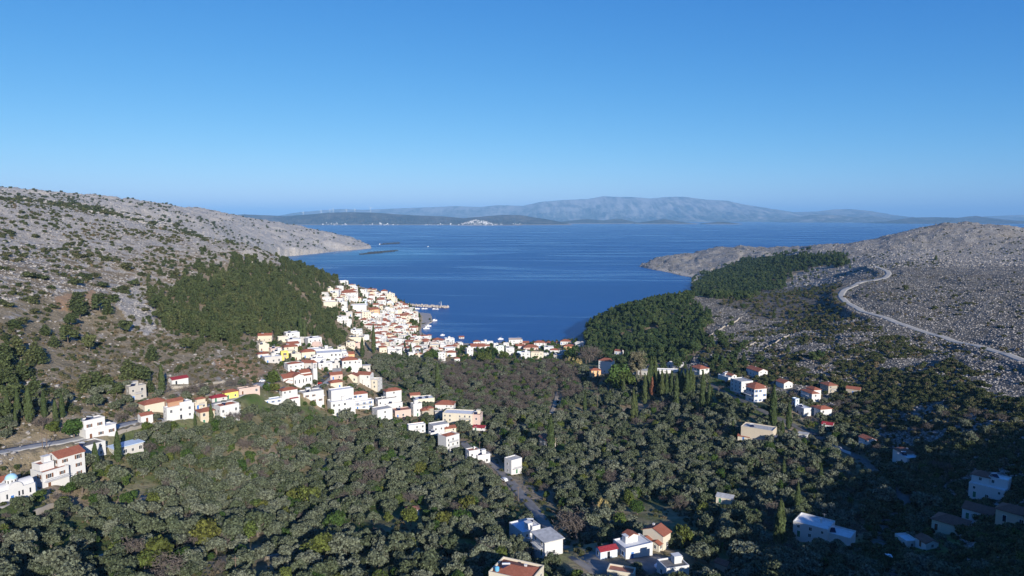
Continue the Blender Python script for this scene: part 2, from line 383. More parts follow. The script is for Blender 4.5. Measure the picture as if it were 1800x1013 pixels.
def hit(px, py):
    """the point of the ground that this photo pixel shows"""
    r = ray(px, py); p = np.array([0, 0, CAMH])[None] + _TS[:, None] * r[None]
    g = ground(p[:, 0], p[:, 1]); k = np.nonzero(p[:, 2] < g)[0]
    if not len(k): return None
    k = max(int(k[0]), 1); a, b = _TS[k - 1], _TS[k]
    for _ in range(12):
        m = .5 * (a + b); q = np.array([0, 0, CAMH]) + m * r
        if q[2] < ground(q[0], q[1]): b = m
        else: a = m
    q = np.array([0, 0, CAMH]) + b * r
    return np.array([q[0], q[1], float(ground(q[0], q[1]))])
def grid_mesh(name, V, nr, na, mats):
    me = bpy.data.meshes.new(name); n = len(V)
    i = np.arange((nr - 1) * na).reshape(nr - 1, na)[:, :-1].ravel()
    q = np.stack([i, i + 1, i + na + 1, i + na], -1).astype(np.int32)
    me.vertices.add(n); me.vertices.foreach_set('co', V.astype(np.float32).ravel())
    me.loops.add(q.size); me.loops.foreach_set('vertex_index', q.ravel())
    me.polygons.add(len(q)); me.polygons.foreach_set('loop_start', (np.arange(len(q)) * 4).astype(np.int32))
    me.polygons.foreach_set('use_smooth', np.ones(len(q), bool))
    for m in (mats if isinstance(mats, list) else [mats]): me.materials.append(m)
    me.update(calc_edges=True); me.validate()
    return me
def set_attr(me, name, a):
    at = me.attributes.new(name, 'FLOAT', 'POINT'); at.data.foreach_set('value', np.asarray(a, np.float32))
def terrain_mat():
    t = NT('hillside_ground'); p = t.pos()
    rk, gr, so = t.attr('rock'), t.attr('grass'), t.attr('soil')
    n1 = t.noise(p, 0.02, 5); n2 = t.noise(p, 0.11, 6, 0.6); n3 = t.noise(p, 0.45, 5, 0.65); n4 = t.noise(p, 1.6, 4, 0.6)
    lime = t.ramp(n3, [(0.28, (0.20, 0.185, 0.165)), (0.47, (0.34, 0.32, 0.295)), (0.68, (0.52, 0.495, 0.46))])
    lime = t.mix(t.rng(n1, 0.40, 0.66, 0, 0.55), lime, (0.35, 0.295, 0.235)); lime = t.mix(t.rng(t.noise(p, 0.035, 5, .6), .5, .66, 0, .5), lime, (0.235, 0.205, 0.145))
    lime = t.mix(t.math('MULTIPLY', t.rng(rk, .55, .92, .15, 1), t.math('MULTIPLY', t.rng(t.attr('gap'), 0, .3, 1, 0), t.rng(n3, .3, .6, .2, .6))), lime, (0.58, 0.525, 0.455))
    earth = t.ramp(n2, [(0.3, (0.19, 0.15, 0.095)), (0.55, (0.31, 0.245, 0.165)), (0.75, (0.38, 0.30, 0.21))])
    scrub = t.ramp(n3, [(0.35, (0.050, 0.052, 0.028)), (0.65, (0.105, 0.098, 0.055))])
    grass = t.ramp(n2, [(0.3, (0.055, 0.095, 0.020)), (0.5, (0.062, 0.118, 0.024)), (0.62, (0.11, 0.125, 0.045)), (0.75, (0.14, 0.105, 0.065))])
    nrock = t.math('ADD', rk, t.math('MULTIPLY', t.math('SUBTRACT', n2, 0.5), 1.5))
    c = t.mix(t.rng(gr, 0.2, 0.8), earth, grass)
    c = t.mix(t.rng(n3, 0.54, 0.64, 0, 0.6), c, scrub)
    c = t.mix(t.rng(nrock, 0.42, 0.58), c, lime)
    c = t.mix(t.math('MULTIPLY', t.rng(t.noise(p, 0.16, 6, 0.7), 0.56, 0.64), t.rng(rk, .1, .6, 0, .7)), c, scrub)
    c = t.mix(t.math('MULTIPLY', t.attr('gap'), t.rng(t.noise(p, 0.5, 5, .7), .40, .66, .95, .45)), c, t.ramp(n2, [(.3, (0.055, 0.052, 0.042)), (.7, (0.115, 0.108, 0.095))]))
    c = t.mix(t.math('MULTIPLY', so, t.rng(n2, 0.2, 0.5, .6, 1)), c, t.ramp(n3, [(0.3, (0.30, 0.185, 0.105)), (0.7, (0.42, 0.28, 0.17))]))
    c = t.mix(t.attr('beach'), c, (0.52, 0.46, 0.38))
    t.color(c); t.b.inputs['Roughness'].default_value = 0.95; t.b.inputs['Specular IOR Level'].default_value = 0.1
    h = t.math('ADD', t.math('MULTIPLY', n3, 1.6), t.math('MULTIPLY', n4, 0.5))
    b = t.node('ShaderNodeBump'); b.inputs['Distance'].default_value = 1.6
    t.lk(t.rng(rk, 0, 1, 0.3, 1.0), b.inputs['Strength']); t.lk(h, b.inputs['Height']); t.lk(b.outputs['Normal'], t.b.inputs['Normal'])
    return t.m
tm = grid_mesh('terrain', np.stack([X, Y, Z], -1), NR, NA, terrain_mat())
set_attr(tm, 'rock', rock)
gmask = np.where(val, np.clip(.25 + 1.4 * (fbm(X / 30, Y / 30, 3, 61) - .3), 0, 1), np.where(low, .25, .1)); gmask = np.where(vil, .3, gmask)
set_attr(tm, 'grass', gmask); set_attr(tm, 'soil', np.where(fld, 1.0, np.where(vil, .25, 0.0)))
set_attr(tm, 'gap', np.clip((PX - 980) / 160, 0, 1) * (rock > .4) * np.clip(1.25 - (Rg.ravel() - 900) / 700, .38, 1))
set_attr(tm, 'beach', np.clip(1 - (Z - .4) / 2.6, 0, 1) * (Z > 0))
terrain = tag(mk_obj('terrain', tm), kind='structure')
# ------------------------------------------------------------------ hill behind and beside the viewpoint that shades the lower right slope
SUN_AZ, SUN_EL = math.radians(-23.2), math.radians(19.0)     # direction the shadows run; height of the sun
SDIR = np.array([-math.sin(SUN_AZ), -math.cos(SUN_AZ)])      # horizontal direction towards the sun
HX = np.array([60, 120, 160, 182, 197, 223, 260, 285, 320, 350, 380, 400, 450, 600, 800, 1100.]); HH = np.array([30, 40, 60, 112, 148, 153, 162, 171, 182, 189, 197, 201, 212, 235, 240, 200.])
def hill_mesh():
    xs = np.linspace(60, 1100, 140); crest = np.interp(xs, HX, HH) + 7 * (fbm(xs / 22, xs * 0, 4, 71) - .5)
    vs = np.linspace(-1, 1, 25); V = []
    for v in vs:
        prof = max(0.0, 1 - abs(v) ** 1.25)
        for x, c in zip(xs, crest):
            y = -75 + v * (110 if v < 0 else 75)
            V.append((x, y, 20 + (c - 20) * prof + 4 * (float(vnoise(x / 14, y / 14, 5)) - .5) * prof))
    return grid_mesh('hill', np.array(V), len(vs), len(xs), [terrain.data.materials[0]])
hm = hill_mesh(); set_attr(hm, 'rock', np.full(len(hm.vertices), .9)); set_attr(hm, 'grass', np.zeros(len(hm.vertices)))
tag(mk_obj('hill', hm), kind='structure')
# ------------------------------------------------------------------ sea
def sea_mat():
    t = NT('sea_water'); p = t.pos()
    lane = t.noise(t.pos((1 / 1500, 1 / 260, 1)), 1.0, 5, 0.6, 0.8)
    lane2 = t.noise(t.pos((1 / 5200, 1 / 900, 1)), 1.0, 4, 0.55, 1.0)
    fine = t.noise(t.pos((1 / 14, 1 / 9, 1)), 1.0, 5, 0.65)
    c = t.mix(t.rng(lane, 0.42, 0.66), (0.005, 0.055, 0.210), (0.008, 0.070, 0.255))
    c = t.mix(t.rng(lane2, 0.45, 0.7), c, (0.006, 0.060, 0.230))
    c = t.mix(t.rng(fine, 0.45, 0.75, 0, .35), c, (0.010, 0.080, 0.275))
    # pale shallows over the sand bar beside the bare headland
    sub = t.node('ShaderNodeVectorMath', operation='SUBTRACT'); t.lk(p, sub.inputs[0]); q = at_z(625, 447, 0); sub.inputs[1].default_value = (q[0], q[1], 0)
    mul = t.node('ShaderNodeVectorMath', operation='MULTIPLY'); t.lk(sub.outputs[0], mul.inputs[0]); mul.inputs[1].default_value = (1 / 520, 1 / 900, 0)
    ln = t.node('ShaderNodeVectorMath', operation='LENGTH'); t.lk(mul.outputs[0], ln.inputs[0])
    sh = t.math('MULTIPLY', t.rng(ln.outputs['Value'], 0.15, 1.0, 1, 0), t.rng(lane, .35, .6, .3, .9))
    c = t.mix(sh, c, (0.10, 0.31, 0.44))
    slick = t.noise(t.pos((1 / 1500, 1 / 260, 1)), 1.0, 5, 0.6, 2.2)
    sl = t.rng(slick, 0.50, 0.64)
    t.color(t.mix(t.math('MULTIPLY', sl, .45), c, (0.03, 0.115, 0.30)))
    t.lk(t.rng(sl, 0, 1, 0.34, 0.2), t.b.inputs['Roughness']); t.b.inputs['IOR'].default_value = 1.33; t.b.inputs['Specular IOR Level'].default_value = 0.30
    w = t.math('ADD', t.noise(t.pos((1 / 9, 1 / 5, 1)), 1.0, 6, 0.7), t.noise(t.pos((1 / 60, 1 / 40, 1)), 1.0, 3))
    t.bump(w, 0.5, 1.4)
    return t.m
XB, YB0, YB1 = 70000, -600, 120000
sm = mk_mesh('sea', [(-XB + 50, YB0 + 20, 0), (XB - 50, YB0 + 20, 0), (XB - 50, YB1 - 50, 0), (-XB + 50, YB1 - 50, 0)], [(0, 1, 2, 3)], sea_mat())
tag(mk_obj('sea', sm), kind='structure')
# ------------------------------------------------------------------ far islands and the mountain across the strait
def far_mat(name, a, b, c, sc):
    t = NT(name); p = t.pos()
    n = t.noise(p, sc, 6, 0.65); n2 = t.noise(p, sc * 4, 4, 0.6)
    col = t.ramp(n, [(0.35, a), (0.5, b), (0.68, c)])
    col = t.mix(t.rng(n2, .5, .7, 0, .5), col, c)
    if 'mountain' in name:
        sx = t.node('ShaderNodeSeparateXYZ'); t.lk(t.node('ShaderNodeNewGeometry').outputs['Position'], sx.inputs[0])
        hi = t.math('MULTIPLY', t.rng(sx.outputs['Z'], 180, 620), t.rng(t.noise(t.pos((1 / 420, 1 / 1500, 1 / 900)), 1.0, 6, .7), .42, .58))
        col = t.mix(hi, col, (0.27, 0.25, 0.24))
    t.color(t.mix(t.attr('beach'), col, (0.55, 0.42, 0.32))); t.b.inputs['Roughness'].default_value = 1; t.b.inputs['Specular IOR Level'].default_value = 0
    return t.m
far_green = far_mat('far_scrub_slopes', (0.022, 0.022, 0.018), (0.050, 0.045, 0.035), (0.13, 0.105, 0.08), 1 / 700)
far_rock = far_mat('far_mountain_slopes', (0.030, 0.036, 0.030), (0.075, 0.074, 0.064), (0.30, 0.275, 0.25), 1 / 900)
def far_hill(name, prof, D, depth, mat, rough, seed, gul=1.0, beach=0.0):
    """PROF: crest as photo pixels, D: distance of the near shore; a real ridge with near and far slopes and gullies"""
    pxs = np.linspace(prof[0][0], prof[-1][0], max(60, int((prof[-1][0] - prof[0][0]) * 1.5)))
    py = np.interp(pxs, [p[0] for p in prof], [p[1] for p in prof])
    Dr = D + depth * 0.55
    zc = np.array([at_d(a, b, Dr)[2] for a, b in zip(pxs, py)])
    zc = np.maximum(zc, 1.0)
    nv = 70; V = []; B = []
    for k in range(nv):
        v = k / (nv - 1); d = D + depth * v
        s = v / 0.55 if v < .55 else (1 - v) / .45
        x = (pxs - 900) / F * Dr; y = np.full_like(x, d)
        g = 1 - np.abs(2 * fbm(x / (depth * .16) + s * .6, y / (depth * .5), 4, seed) - 1)
        h = s ** 0.85
        cut = gul * (1 - g) * 2.0 * np.sin(np.clip(s, 0, 1) * math.pi) ** .8
        z = zc * np.clip(h - .30 * cut - gul * .22 * (1 - np.abs(2 * fbm(x / (depth * .032) + s * 1.2, s * 5 + x * 0, 3, seed + 5) - 1)) * np.sin(np.clip(s, 0, 1) * math.pi), 0, 1.0) + rough * (fbm(x / 260, y / 260, 3, seed + 9) - .5) * np.clip(s * 4, 0, 1) * (1 if s < .97 else .35)
        z = np.where(s <= 0.001, -4, np.maximum(z, -4))
        V.append(np.stack([x + 0 * d, y + depth * .05 * (fbm(x / (depth * .3), x * 0, 3, seed + 3) - .5), z], -1)); B.append(np.clip(1 - (z - 2) / 14, 0, 1) * beach * (z > -1))
    me = grid_mesh(name, np.concatenate(V), nv, len(pxs), [mat]); set_attr(me, 'beach', np.concatenate(B))
    return tag(mk_obj(name, me), kind='structure')
far_hill('mountain', [(440,389),(470,384),(520,374.5),(560,370.5),(600,367.5),(640,369),(700,366.5),(760,364.5),(800,362.5),(845,364),(875,361),(920,362),(950,355),(990,351.5),(1030,350),(1060,345),(1080,346),(1110,346.5),(1140,349),(1180,346),(1200,346),(1240,351),(1280,353),(1300,358),(1340,365),(1390,373),(1430,372),(1460,368.5),(1490,367.5),(1530,371.5),(1575,381),(1620,384),(1700,386)], 29000, 12000, far_rock, 60, 3)
far_hill('hills', [(1360,389),(1390,384),(1420,378),(1450,377.5),(1475,379),(1500,382),(1530,380),(1560,384),(1580,389)], 25000, 4500, far_rock, 40, 14)
far_hill('hills', [(1540,391),(1570,387),(1600,382.5),(1640,382),(1680,383),(1712,379.5),(1740,384),(1780,388),(1830,390),(1900,386),(2000,382)], 19500, 3500, far_green, 25, 23, .7)
far_hill('hills', [(1680,386),(1730,380.5),(1790,378),(1850,376),(1950,372),(2050,378)], 34000, 6000, far_rock, 40, 27, .7)
far_hill('island', [(330,386),(400,379.5),(430,377),(470,378.5),(500,380),(540,377.5),(580,374),(620,373),(660,374),(700,377),(740,379),(780,380.5),(815,384),(850,380.5),(885,378),(915,378.5),(950,384),(975,388),(1000,394)], 15800, 2600, far_green, 24, 33, .7, .8)
far_hill('island', [(795,396),(808,390.5),(822,386),(838,384),(852,386),(868,390.5),(885,393),(905,394.5),(918,396)], 15000, 900, far_green, 10, 37, .3, .8)
far_hill('island', [(940,392.5),(985,390.5),(1010,387),(1030,385),(1060,387.5),(1085,384.5),(1105,388),(1122,392)], 19500, 2600, far_green, 20, 43, .6, .8)
far_hill('island', [(1108,393),(1130,390),(1150,387.5),(1166,385),(1190,389),(1218,393)], 18500, 2200, far_green, 20, 47, .6, .8)
far_hill('island', [(1232,392.8),(1262,390),(1280,391),(1294,392.8)], 18000, 900, far_green, 6, 53, .3, .8)
# ------------------------------------------------------------------ haze
hz = bpy.data.materials.new('sea_haze'); hz.use_nodes = True; hn = hz.node_tree
hn.nodes.remove(hn.nodes['Principled BSDF']); pv = hn.nodes.new('ShaderNodeVolumePrincipled')
HAZE = dict(density=3.1e-5, color=(0.29, 0.59, 0.97))
pv.inputs['Color'].default_value = (*HAZE['color'], 1); pv.inputs['Density'].default_value = HAZE['density']; pv.inputs['Anisotropy'].default_value = -0.15
hn.links.new(pv.outputs['Volume'], hn.nodes['Material Output'].inputs['Volume'])
mb = MB(); mb.box(-XB, XB, YB0, YB1, -9.5, 1400)
tag(mk_obj('haze', mb.mesh('haze', hz)), kind='stuff')
# ------------------------------------------------------------------ sky, sun, camera
w = bpy.data.worlds.new('World'); SC.world = w; w.use_nodes = True; wn = w.node_tree
sky = wn.nodes.new('ShaderNodeTexSky'); sky.sky_type = 'NISHITA'; sky.sun_disc = False
sky.sun_elevation = SUN_EL; sky.sun_rotation = math.atan2(SDIR[0], SDIR[1]); sky.altitude = 1500
sky.air_density = 0.7; sky.dust_density = 1.0; sky.ozone_density = 4.0
sp = wn.nodes.new('ShaderNodeSeparateColor'); cb = wn.nodes.new('ShaderNodeCombineColor'); wn.links.new(sky.outputs[0], sp.inputs[0])
SKYK = [(2.45, 1.66), (1.22, 0.95), (1.07, 0.50)]      # deepens the blue of the clear winter sky channel by channel
for i, (k, g) in enumerate(SKYK):
    d = wn.nodes.new('ShaderNodeMath'); d.operation = 'MULTIPLY'; d.inputs[1].default_value = .1; wn.links.new(sp.outputs[i], d.inputs[0])
    q = wn.nodes.new('ShaderNodeMath'); q.operation = 'POWER'; q.inputs[1].default_value = g; wn.links.new(d.outputs[0], q.inputs[0])
    m_ = wn.nodes.new('ShaderNodeMath'); m_.operation = 'MULTIPLY'; m_.inputs[1].default_value = 10 * k; wn.links.new(q.outputs[0], m_.inputs[0])
    mn = wn.nodes.new('ShaderNodeMath'); mn.operation = 'MINIMUM'; mn.inputs[1].default_value = 14.0; wn.links.new(m_.outputs[0], mn.inputs[0]); wn.links.new(mn.outputs[0], cb.inputs[i])
bg = wn.nodes['Background']; bg.inputs['Strength'].default_value = 0.078
wn.links.new(cb.outputs[0], bg.inputs['Color'])
ld = bpy.data.lights.new('sun', 'SUN'); ld.energy = 5.0; ld.angle = math.radians(.53); ld.color = (1.0, 0.94, 0.85)
lo = bpy.data.objects.new('sun', ld); COL.objects.link(lo)
lo.rotation_euler = Vector((SDIR[0] * math.cos(SUN_EL), SDIR[1] * math.cos(SUN_EL), math.sin(SUN_EL))).to_track_quat('Z', 'Y').to_euler()
cd = bpy.data.cameras.new('camera'); co = bpy.data.objects.new('camera', cd); COL.objects.link(co); SC.camera = co
cd.sensor_width = 36; cd.lens = F / 1800 * 36; cd.clip_start = 1; cd.clip_end = 300000
co.location = (0, 0, CAMH); co.rotation_euler = (math.pi / 2 - TH, 0, 0)
SC.view_settings.view_transform = 'Standard'; SC.view_settings.look = 'None'; SC.view_settings.exposure = 0.35; SC.view_settings.gamma = 1.0
SC.cycles.volume_bounces = 0; SC.cycles.max_bounces = 5; SC.cycles.diffuse_bounces = 2; SC.cycles.glossy_bounces = 2; SC.cycles.transparent_max_bounces = 4
SC.cycles.use_denoising = True
# ------------------------------------------------------------------ plants: shared meshes
def _quads(P, N, size, rng, tone, up=None, aspect=1.0):
    """leaf sprays: one small bent quad per point, facing roughly N"""
    n = len(P); N = N / np.maximum(np.linalg.norm(N, axis=1, keepdims=True), 1e-6)
    r = rng.normal(size=(n, 3)) if up is None else np.tile(np.array(up, float), (n, 1)) + rng.normal(size=(n, 3)) * .25
    T = np.cross(N, r); T /= np.maximum(np.linalg.norm(T, axis=1, keepdims=True), 1e-6); B = np.cross(N, T)
    s = (size * rng.uniform(.6, 1.35, n))[:, None]; a = s * aspect
    V = np.stack([P - T * s * .5, P - B * a * .5 - N * s * .08, P + T * s * .5, P + B * a * .5 - N * s * .08], 1).reshape(-1, 3)
    Q = np.arange(n * 4).reshape(n, 4)
    return V, Q, np.repeat(tone, 4)
def _ico(c, r, rng, amp=.18):
    bm = bmesh.new(); bmesh.ops.create_icosphere(bm, subdivisions=1, radius=1.0)
    V = np.array([v.co[:] for v in bm.verts]); Fc = [tuple(v.index for v in f.verts) for f in bm.faces]; bm.free()
    V = V * (1 + rng.uniform(-amp, amp, (len(V), 1)))
    return V * np.array(r) + np.array(c), Fc
def finish(name, VL, FL, TL, mat):
    V = np.concatenate(VL); faces = []; b = 0
    for v, f in zip(VL, FL):
        faces += [tuple(int(i) + b for i in q) for q in f]; b += len(v)
    me = mk_mesh(name, V, faces, mat); set_attr(me, 'tone', np.concatenate(TL)); return me
def lobed_crown(name, seed, R, H, z0, nl, cards, size, mat, squash=.8, lobe=.42, inner=True, tone=(.5, 1.65)):
    rng = np.random.default_rng(seed); C = []
    for k in range(nl):
        a = rng.uniform(0, 2 * math.pi); q = math.sqrt(rng.uniform(0.0, 1)) * (1 - lobe * .75)
        h = rng.uniform(.18, .86); env = math.sqrt(max(.06, 1 - (2 * h - 1) ** 2 * .92))
        C.append((R * q * env * math.cos(a), R * q * env * math.sin(a), z0 + H * h, R * lobe * rng.uniform(.7, 1.2)))
    C = np.array(C); VL, FL, TL = [], [], []
    if inner:
        for c in C:
            v, f = _ico(c[:3], (c[3] * .78, c[3] * .78, c[3] * .78 * squash), rng); VL.append(v); FL.append(f); TL.append(np.full(len(v), .38))  # inner lobes toned dark to paint the shade inside the crown
    P, N = [], []
    while len(P) < cards:
        c = C[rng.integers(nl)]; d = rng.normal(size=3); d /= np.linalg.norm(d)
        if d[2] < -.55: continue
        p = c[:3] + d * c[3] * np.array([1, 1, squash]) * rng.uniform(.82, 1.14)
        if np.any(np.linalg.norm((p - C[:, :3]) / C[:, 3:4], axis=1) < .62): continue
        P.append(p); N.append(d * .8 + rng.normal(size=3) * .45 + np.array([0, 0, .25]))
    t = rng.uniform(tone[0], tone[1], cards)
    v, f, tt = _quads(np.array(P), np.array(N), size, rng, t); VL.append(v); FL.append(f); TL.append(tt)
    return finish(name, VL, FL, TL, mat)
def conifer_crown(name, seed, R, H, z0, cards, size, mat, power=.75, tiers=13, lean=.0):
    rng = np.random.default_rng(seed); VL, FL, TL = [], [], []
    prof = lambda h: R * (1 - h) ** power * (.45 + .55 * min(1, h * 6 + .35))
    n = 10; V = []; Fc = []
    for k in range(9):
        h = k / 8; r = max(.05, prof(h) * .55)
        for j in range(n): V.append((r * math.cos(2 * math.pi * j / n) * rng.uniform(.75, 1.2), r * math.sin(2 * math.pi * j / n) * rng.uniform(.75, 1.2), z0 + H * h * .97))
    for k in range(8):
        for j in range(n): Fc.append((k * n + j, k * n + (j + 1) % n, (k + 1) * n + (j + 1) % n, (k + 1) * n + j))
    VL.append(np.array(V)); FL.append(Fc); TL.append(np.full(len(V), .32))  # core toned dark: painted shade between the branches
    P, N, T = [], [], []
    br = []
    for k in range(tiers):
        h = (k + rng.uniform(-.3, .3) + .3) / tiers; h = min(max(h, 0), .98)
        nb = int(5 + 5 * (1 - h)); off = rng.uniform(0, 6.28)
        for j in range(nb): br.append((h, off + 2 * math.pi * j / nb + rng.uniform(-.25, .25), prof(h) * rng.uniform(.72, 1.22)))
    while len(P) < cards:
        h, a, L = br[rng.integers(len(br))]; s = rng.uniform(.3, 1) ** .7
        d = np.array([math.cos(a), math.sin(a), 0]); side = np.array([-d[1], d[0], 0])
        p = d * L * s + side * rng.normal() * L * .17 * (1.15 - s) + np.array([0, 0, z0 + H * h - L * s * .22 + L * s * s * .16 + rng.normal() * .12])
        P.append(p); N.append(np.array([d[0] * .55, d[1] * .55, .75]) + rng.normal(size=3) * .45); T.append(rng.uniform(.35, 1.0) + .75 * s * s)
    v, f, tt = _quads(np.array(P), np.array(N), size, rng, np.array(T)); VL.append(v); FL.append(f); TL.append(tt)
    return finish(name, VL, FL, TL, mat)
def column_crown(name, seed, R, H, z0, cards, size, mat):
    rng = np.random.default_rng(seed); VL, FL, TL = [], [], []
    prof = lambda h: R * min(1, (h * 5 + .35)) * (1 - h ** 2.2) ** .8 + .06
    lump = rng.uniform(0, 6.28, 4); n = 12; V, Fc = [], []
    rad = lambda h, a: prof(h) * (1 + .16 * math.sin(3 * a + 9 * h + lump[0]) + .12 * math.sin(2 * a - 17 * h + lump[1]))
    for k in range(14):
        h = k / 13
        for j in range(n):
            a = 2 * math.pi * j / n; r = rad(h, a) * .82; V.append((r * math.cos(a), r * math.sin(a), z0 + H * h * .97))
    for k in range(13):
        for j in range(n): Fc.append((k * n + j, k * n + (j + 1) % n, (k + 1) * n + (j + 1) % n, (k + 1) * n + j))
    VL.append(np.array(V)); FL.append(Fc); TL.append(np.full(len(V), .42))  # core toned dark, shade behind the outer sprays put into colour
    h = rng.uniform(0, 1, cards) ** .9; a = rng.uniform(0, 2 * math.pi, cards); r = np.array([rad(x, y) for x, y in zip(h, a)]) * rng.uniform(.85, 1.12, cards)
    P = np.stack([r * np.cos(a), r * np.sin(a), z0 + H * h], -1); N = np.stack([np.cos(a), np.sin(a), np.full(cards, .35)], -1) + rng.normal(size=(cards, 3)) * .35
    v, f, tt = _quads(P, N, size, rng, rng.uniform(.65, 1.35, cards), up=(0, 0, 1), aspect=1.7); VL.append(v); FL.append(f); TL.append(tt)
    return finish(name, VL, FL, TL, mat)
def bare_crown(name, seed, R, H, z0, mat, twigs=420):
    rng = np.random.default_rng(seed); mb = MB(); tips = []
    def grow(p, d, L, r, k):
        q = p + d * L; mb.tube([p, p + d * L * .5 + rng.normal(size=3) * L * .05, q], [r, r * .8, r * .55], 4, 0, False)
        if k == 0: tips.append((q, d)); return
        for _ in range(3):
            e = d + rng.normal(size=3) * .62 + np.array([0, 0, .12]); grow(q, e / np.linalg.norm(e), L * .72, r * .6, k - 1)
    for j in range(5):
        a = 2 * math.pi * j / 5 + rng.uniform(-.4, .4); d = np.array([math.cos(a) * .75, math.sin(a) * .75, .85]); grow(np.array([0, 0, z0]), d / np.linalg.norm(d), R * .42, .09, 2)
    V0 = np.array(mb.V); P, N = [], []
    for _ in range(twigs):
        q, d = tips[rng.integers(len(tips))]; e = d + rng.normal(size=3) * .7; P.append(q + e * rng.uniform(0, R * .34)); N.append(rng.normal(size=3))
    v, f, tt = _quads(np.array(P), np.array(N), R * .30, rng, rng.uniform(.7, 1.4, twigs), aspect=.16)
    return finish(name, [V0, v], [mb.F, f], [np.ones(len(V0)), tt], mat)
def trunk_mesh(name, seed, h, r, limbs, spread, mat):
    rng = np.random.default_rng(seed); mb = MB()
    top = np.array([rng.normal() * .12 * h, rng.normal() * .12 * h, h])
    mb.tube([(0, 0, -1.2), (0, 0, 0.05), top * np.array([.6, .6, .5]), top], [r * 1.3, r * 1.15, r * .85, r * .7], 7)
    for j in range(limbs):
        a = 2 * math.pi * j / max(limbs, 1) + rng.uniform(-.5, .5); e = top + np.array([math.cos(a) * spread, math.sin(a) * spread, spread * rng.uniform(.7, 1.2)])
        mb.tube([top * .9, (top * .9 + e) / 2 + rng.normal(size=3) * .1, e], [r * .55, r * .42, r * .2], 5)
    return mb.mesh(name, mat, True)
KIND = {}
def kind(key, name, cat, crowns, trunks, R): KIND[key] = dict(name=name, cat=cat, crowns=crowns, trunks=trunks, R=R)
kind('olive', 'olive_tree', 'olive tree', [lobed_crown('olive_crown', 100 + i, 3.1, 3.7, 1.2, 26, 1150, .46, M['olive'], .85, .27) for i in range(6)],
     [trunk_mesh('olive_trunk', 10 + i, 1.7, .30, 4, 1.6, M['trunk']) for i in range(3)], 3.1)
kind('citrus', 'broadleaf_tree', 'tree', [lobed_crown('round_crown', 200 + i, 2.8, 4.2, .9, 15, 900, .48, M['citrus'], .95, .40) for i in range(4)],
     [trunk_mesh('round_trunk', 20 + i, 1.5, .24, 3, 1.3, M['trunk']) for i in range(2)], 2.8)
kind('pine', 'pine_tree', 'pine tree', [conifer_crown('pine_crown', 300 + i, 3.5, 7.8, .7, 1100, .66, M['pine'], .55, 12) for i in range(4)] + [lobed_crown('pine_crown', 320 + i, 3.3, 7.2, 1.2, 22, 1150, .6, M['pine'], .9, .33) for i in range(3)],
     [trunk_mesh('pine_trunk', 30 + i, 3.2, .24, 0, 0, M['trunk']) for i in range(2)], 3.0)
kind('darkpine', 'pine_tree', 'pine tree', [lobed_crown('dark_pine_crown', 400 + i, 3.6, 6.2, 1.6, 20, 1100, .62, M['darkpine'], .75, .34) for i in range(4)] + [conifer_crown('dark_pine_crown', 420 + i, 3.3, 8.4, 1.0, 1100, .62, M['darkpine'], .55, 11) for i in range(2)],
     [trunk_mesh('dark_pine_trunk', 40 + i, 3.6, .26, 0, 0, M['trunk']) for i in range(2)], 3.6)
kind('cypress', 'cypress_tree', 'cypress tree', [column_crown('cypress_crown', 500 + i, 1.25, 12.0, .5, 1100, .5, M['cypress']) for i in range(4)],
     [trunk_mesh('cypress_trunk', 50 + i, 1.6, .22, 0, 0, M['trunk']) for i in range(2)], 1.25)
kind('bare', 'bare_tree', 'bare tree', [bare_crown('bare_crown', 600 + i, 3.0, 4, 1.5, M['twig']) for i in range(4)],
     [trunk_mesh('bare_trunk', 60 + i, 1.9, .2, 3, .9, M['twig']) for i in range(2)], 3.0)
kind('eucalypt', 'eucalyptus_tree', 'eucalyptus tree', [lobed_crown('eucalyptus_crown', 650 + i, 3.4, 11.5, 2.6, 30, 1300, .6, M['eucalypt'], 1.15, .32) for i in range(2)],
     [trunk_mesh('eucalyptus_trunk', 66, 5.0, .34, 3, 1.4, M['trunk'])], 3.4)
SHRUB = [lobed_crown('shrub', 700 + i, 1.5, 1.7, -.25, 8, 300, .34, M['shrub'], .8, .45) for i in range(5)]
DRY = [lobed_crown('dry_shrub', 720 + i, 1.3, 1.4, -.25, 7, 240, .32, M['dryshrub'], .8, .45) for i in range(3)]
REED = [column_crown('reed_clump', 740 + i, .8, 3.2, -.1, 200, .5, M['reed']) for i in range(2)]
def rock_mesh(i):
    rng = np.random.default_rng(800 + i); v, f = _ico((0, 0, .15), (rng.uniform(.7, 1.1), rng.uniform(.6, 1), rng.uniform(.45, .8)), rng, .3)
    return mk_mesh('limestone_rock', v, f, M['limestone'])
t = NT('limestone'); rnd = t.node('ShaderNodeObjectInfo').outputs['Random']
_c = t.mix(t.rng(t.noise(t.coord('Object'), 1.8, 5, .65), .35, .65), (0.17, 0.16, 0.15), (0.46, 0.44, 0.42))
t.color(t.mix(t.rng(rnd, 0, 1, 0, .55), _c, (0.30, 0.265, 0.23))); t.bump(t.noise(t.coord('Object'), 4, 5, .7), .8, .2)
M['limestone'] = t.m
ROCK = [rock_mesh(i) for i in range(7)]
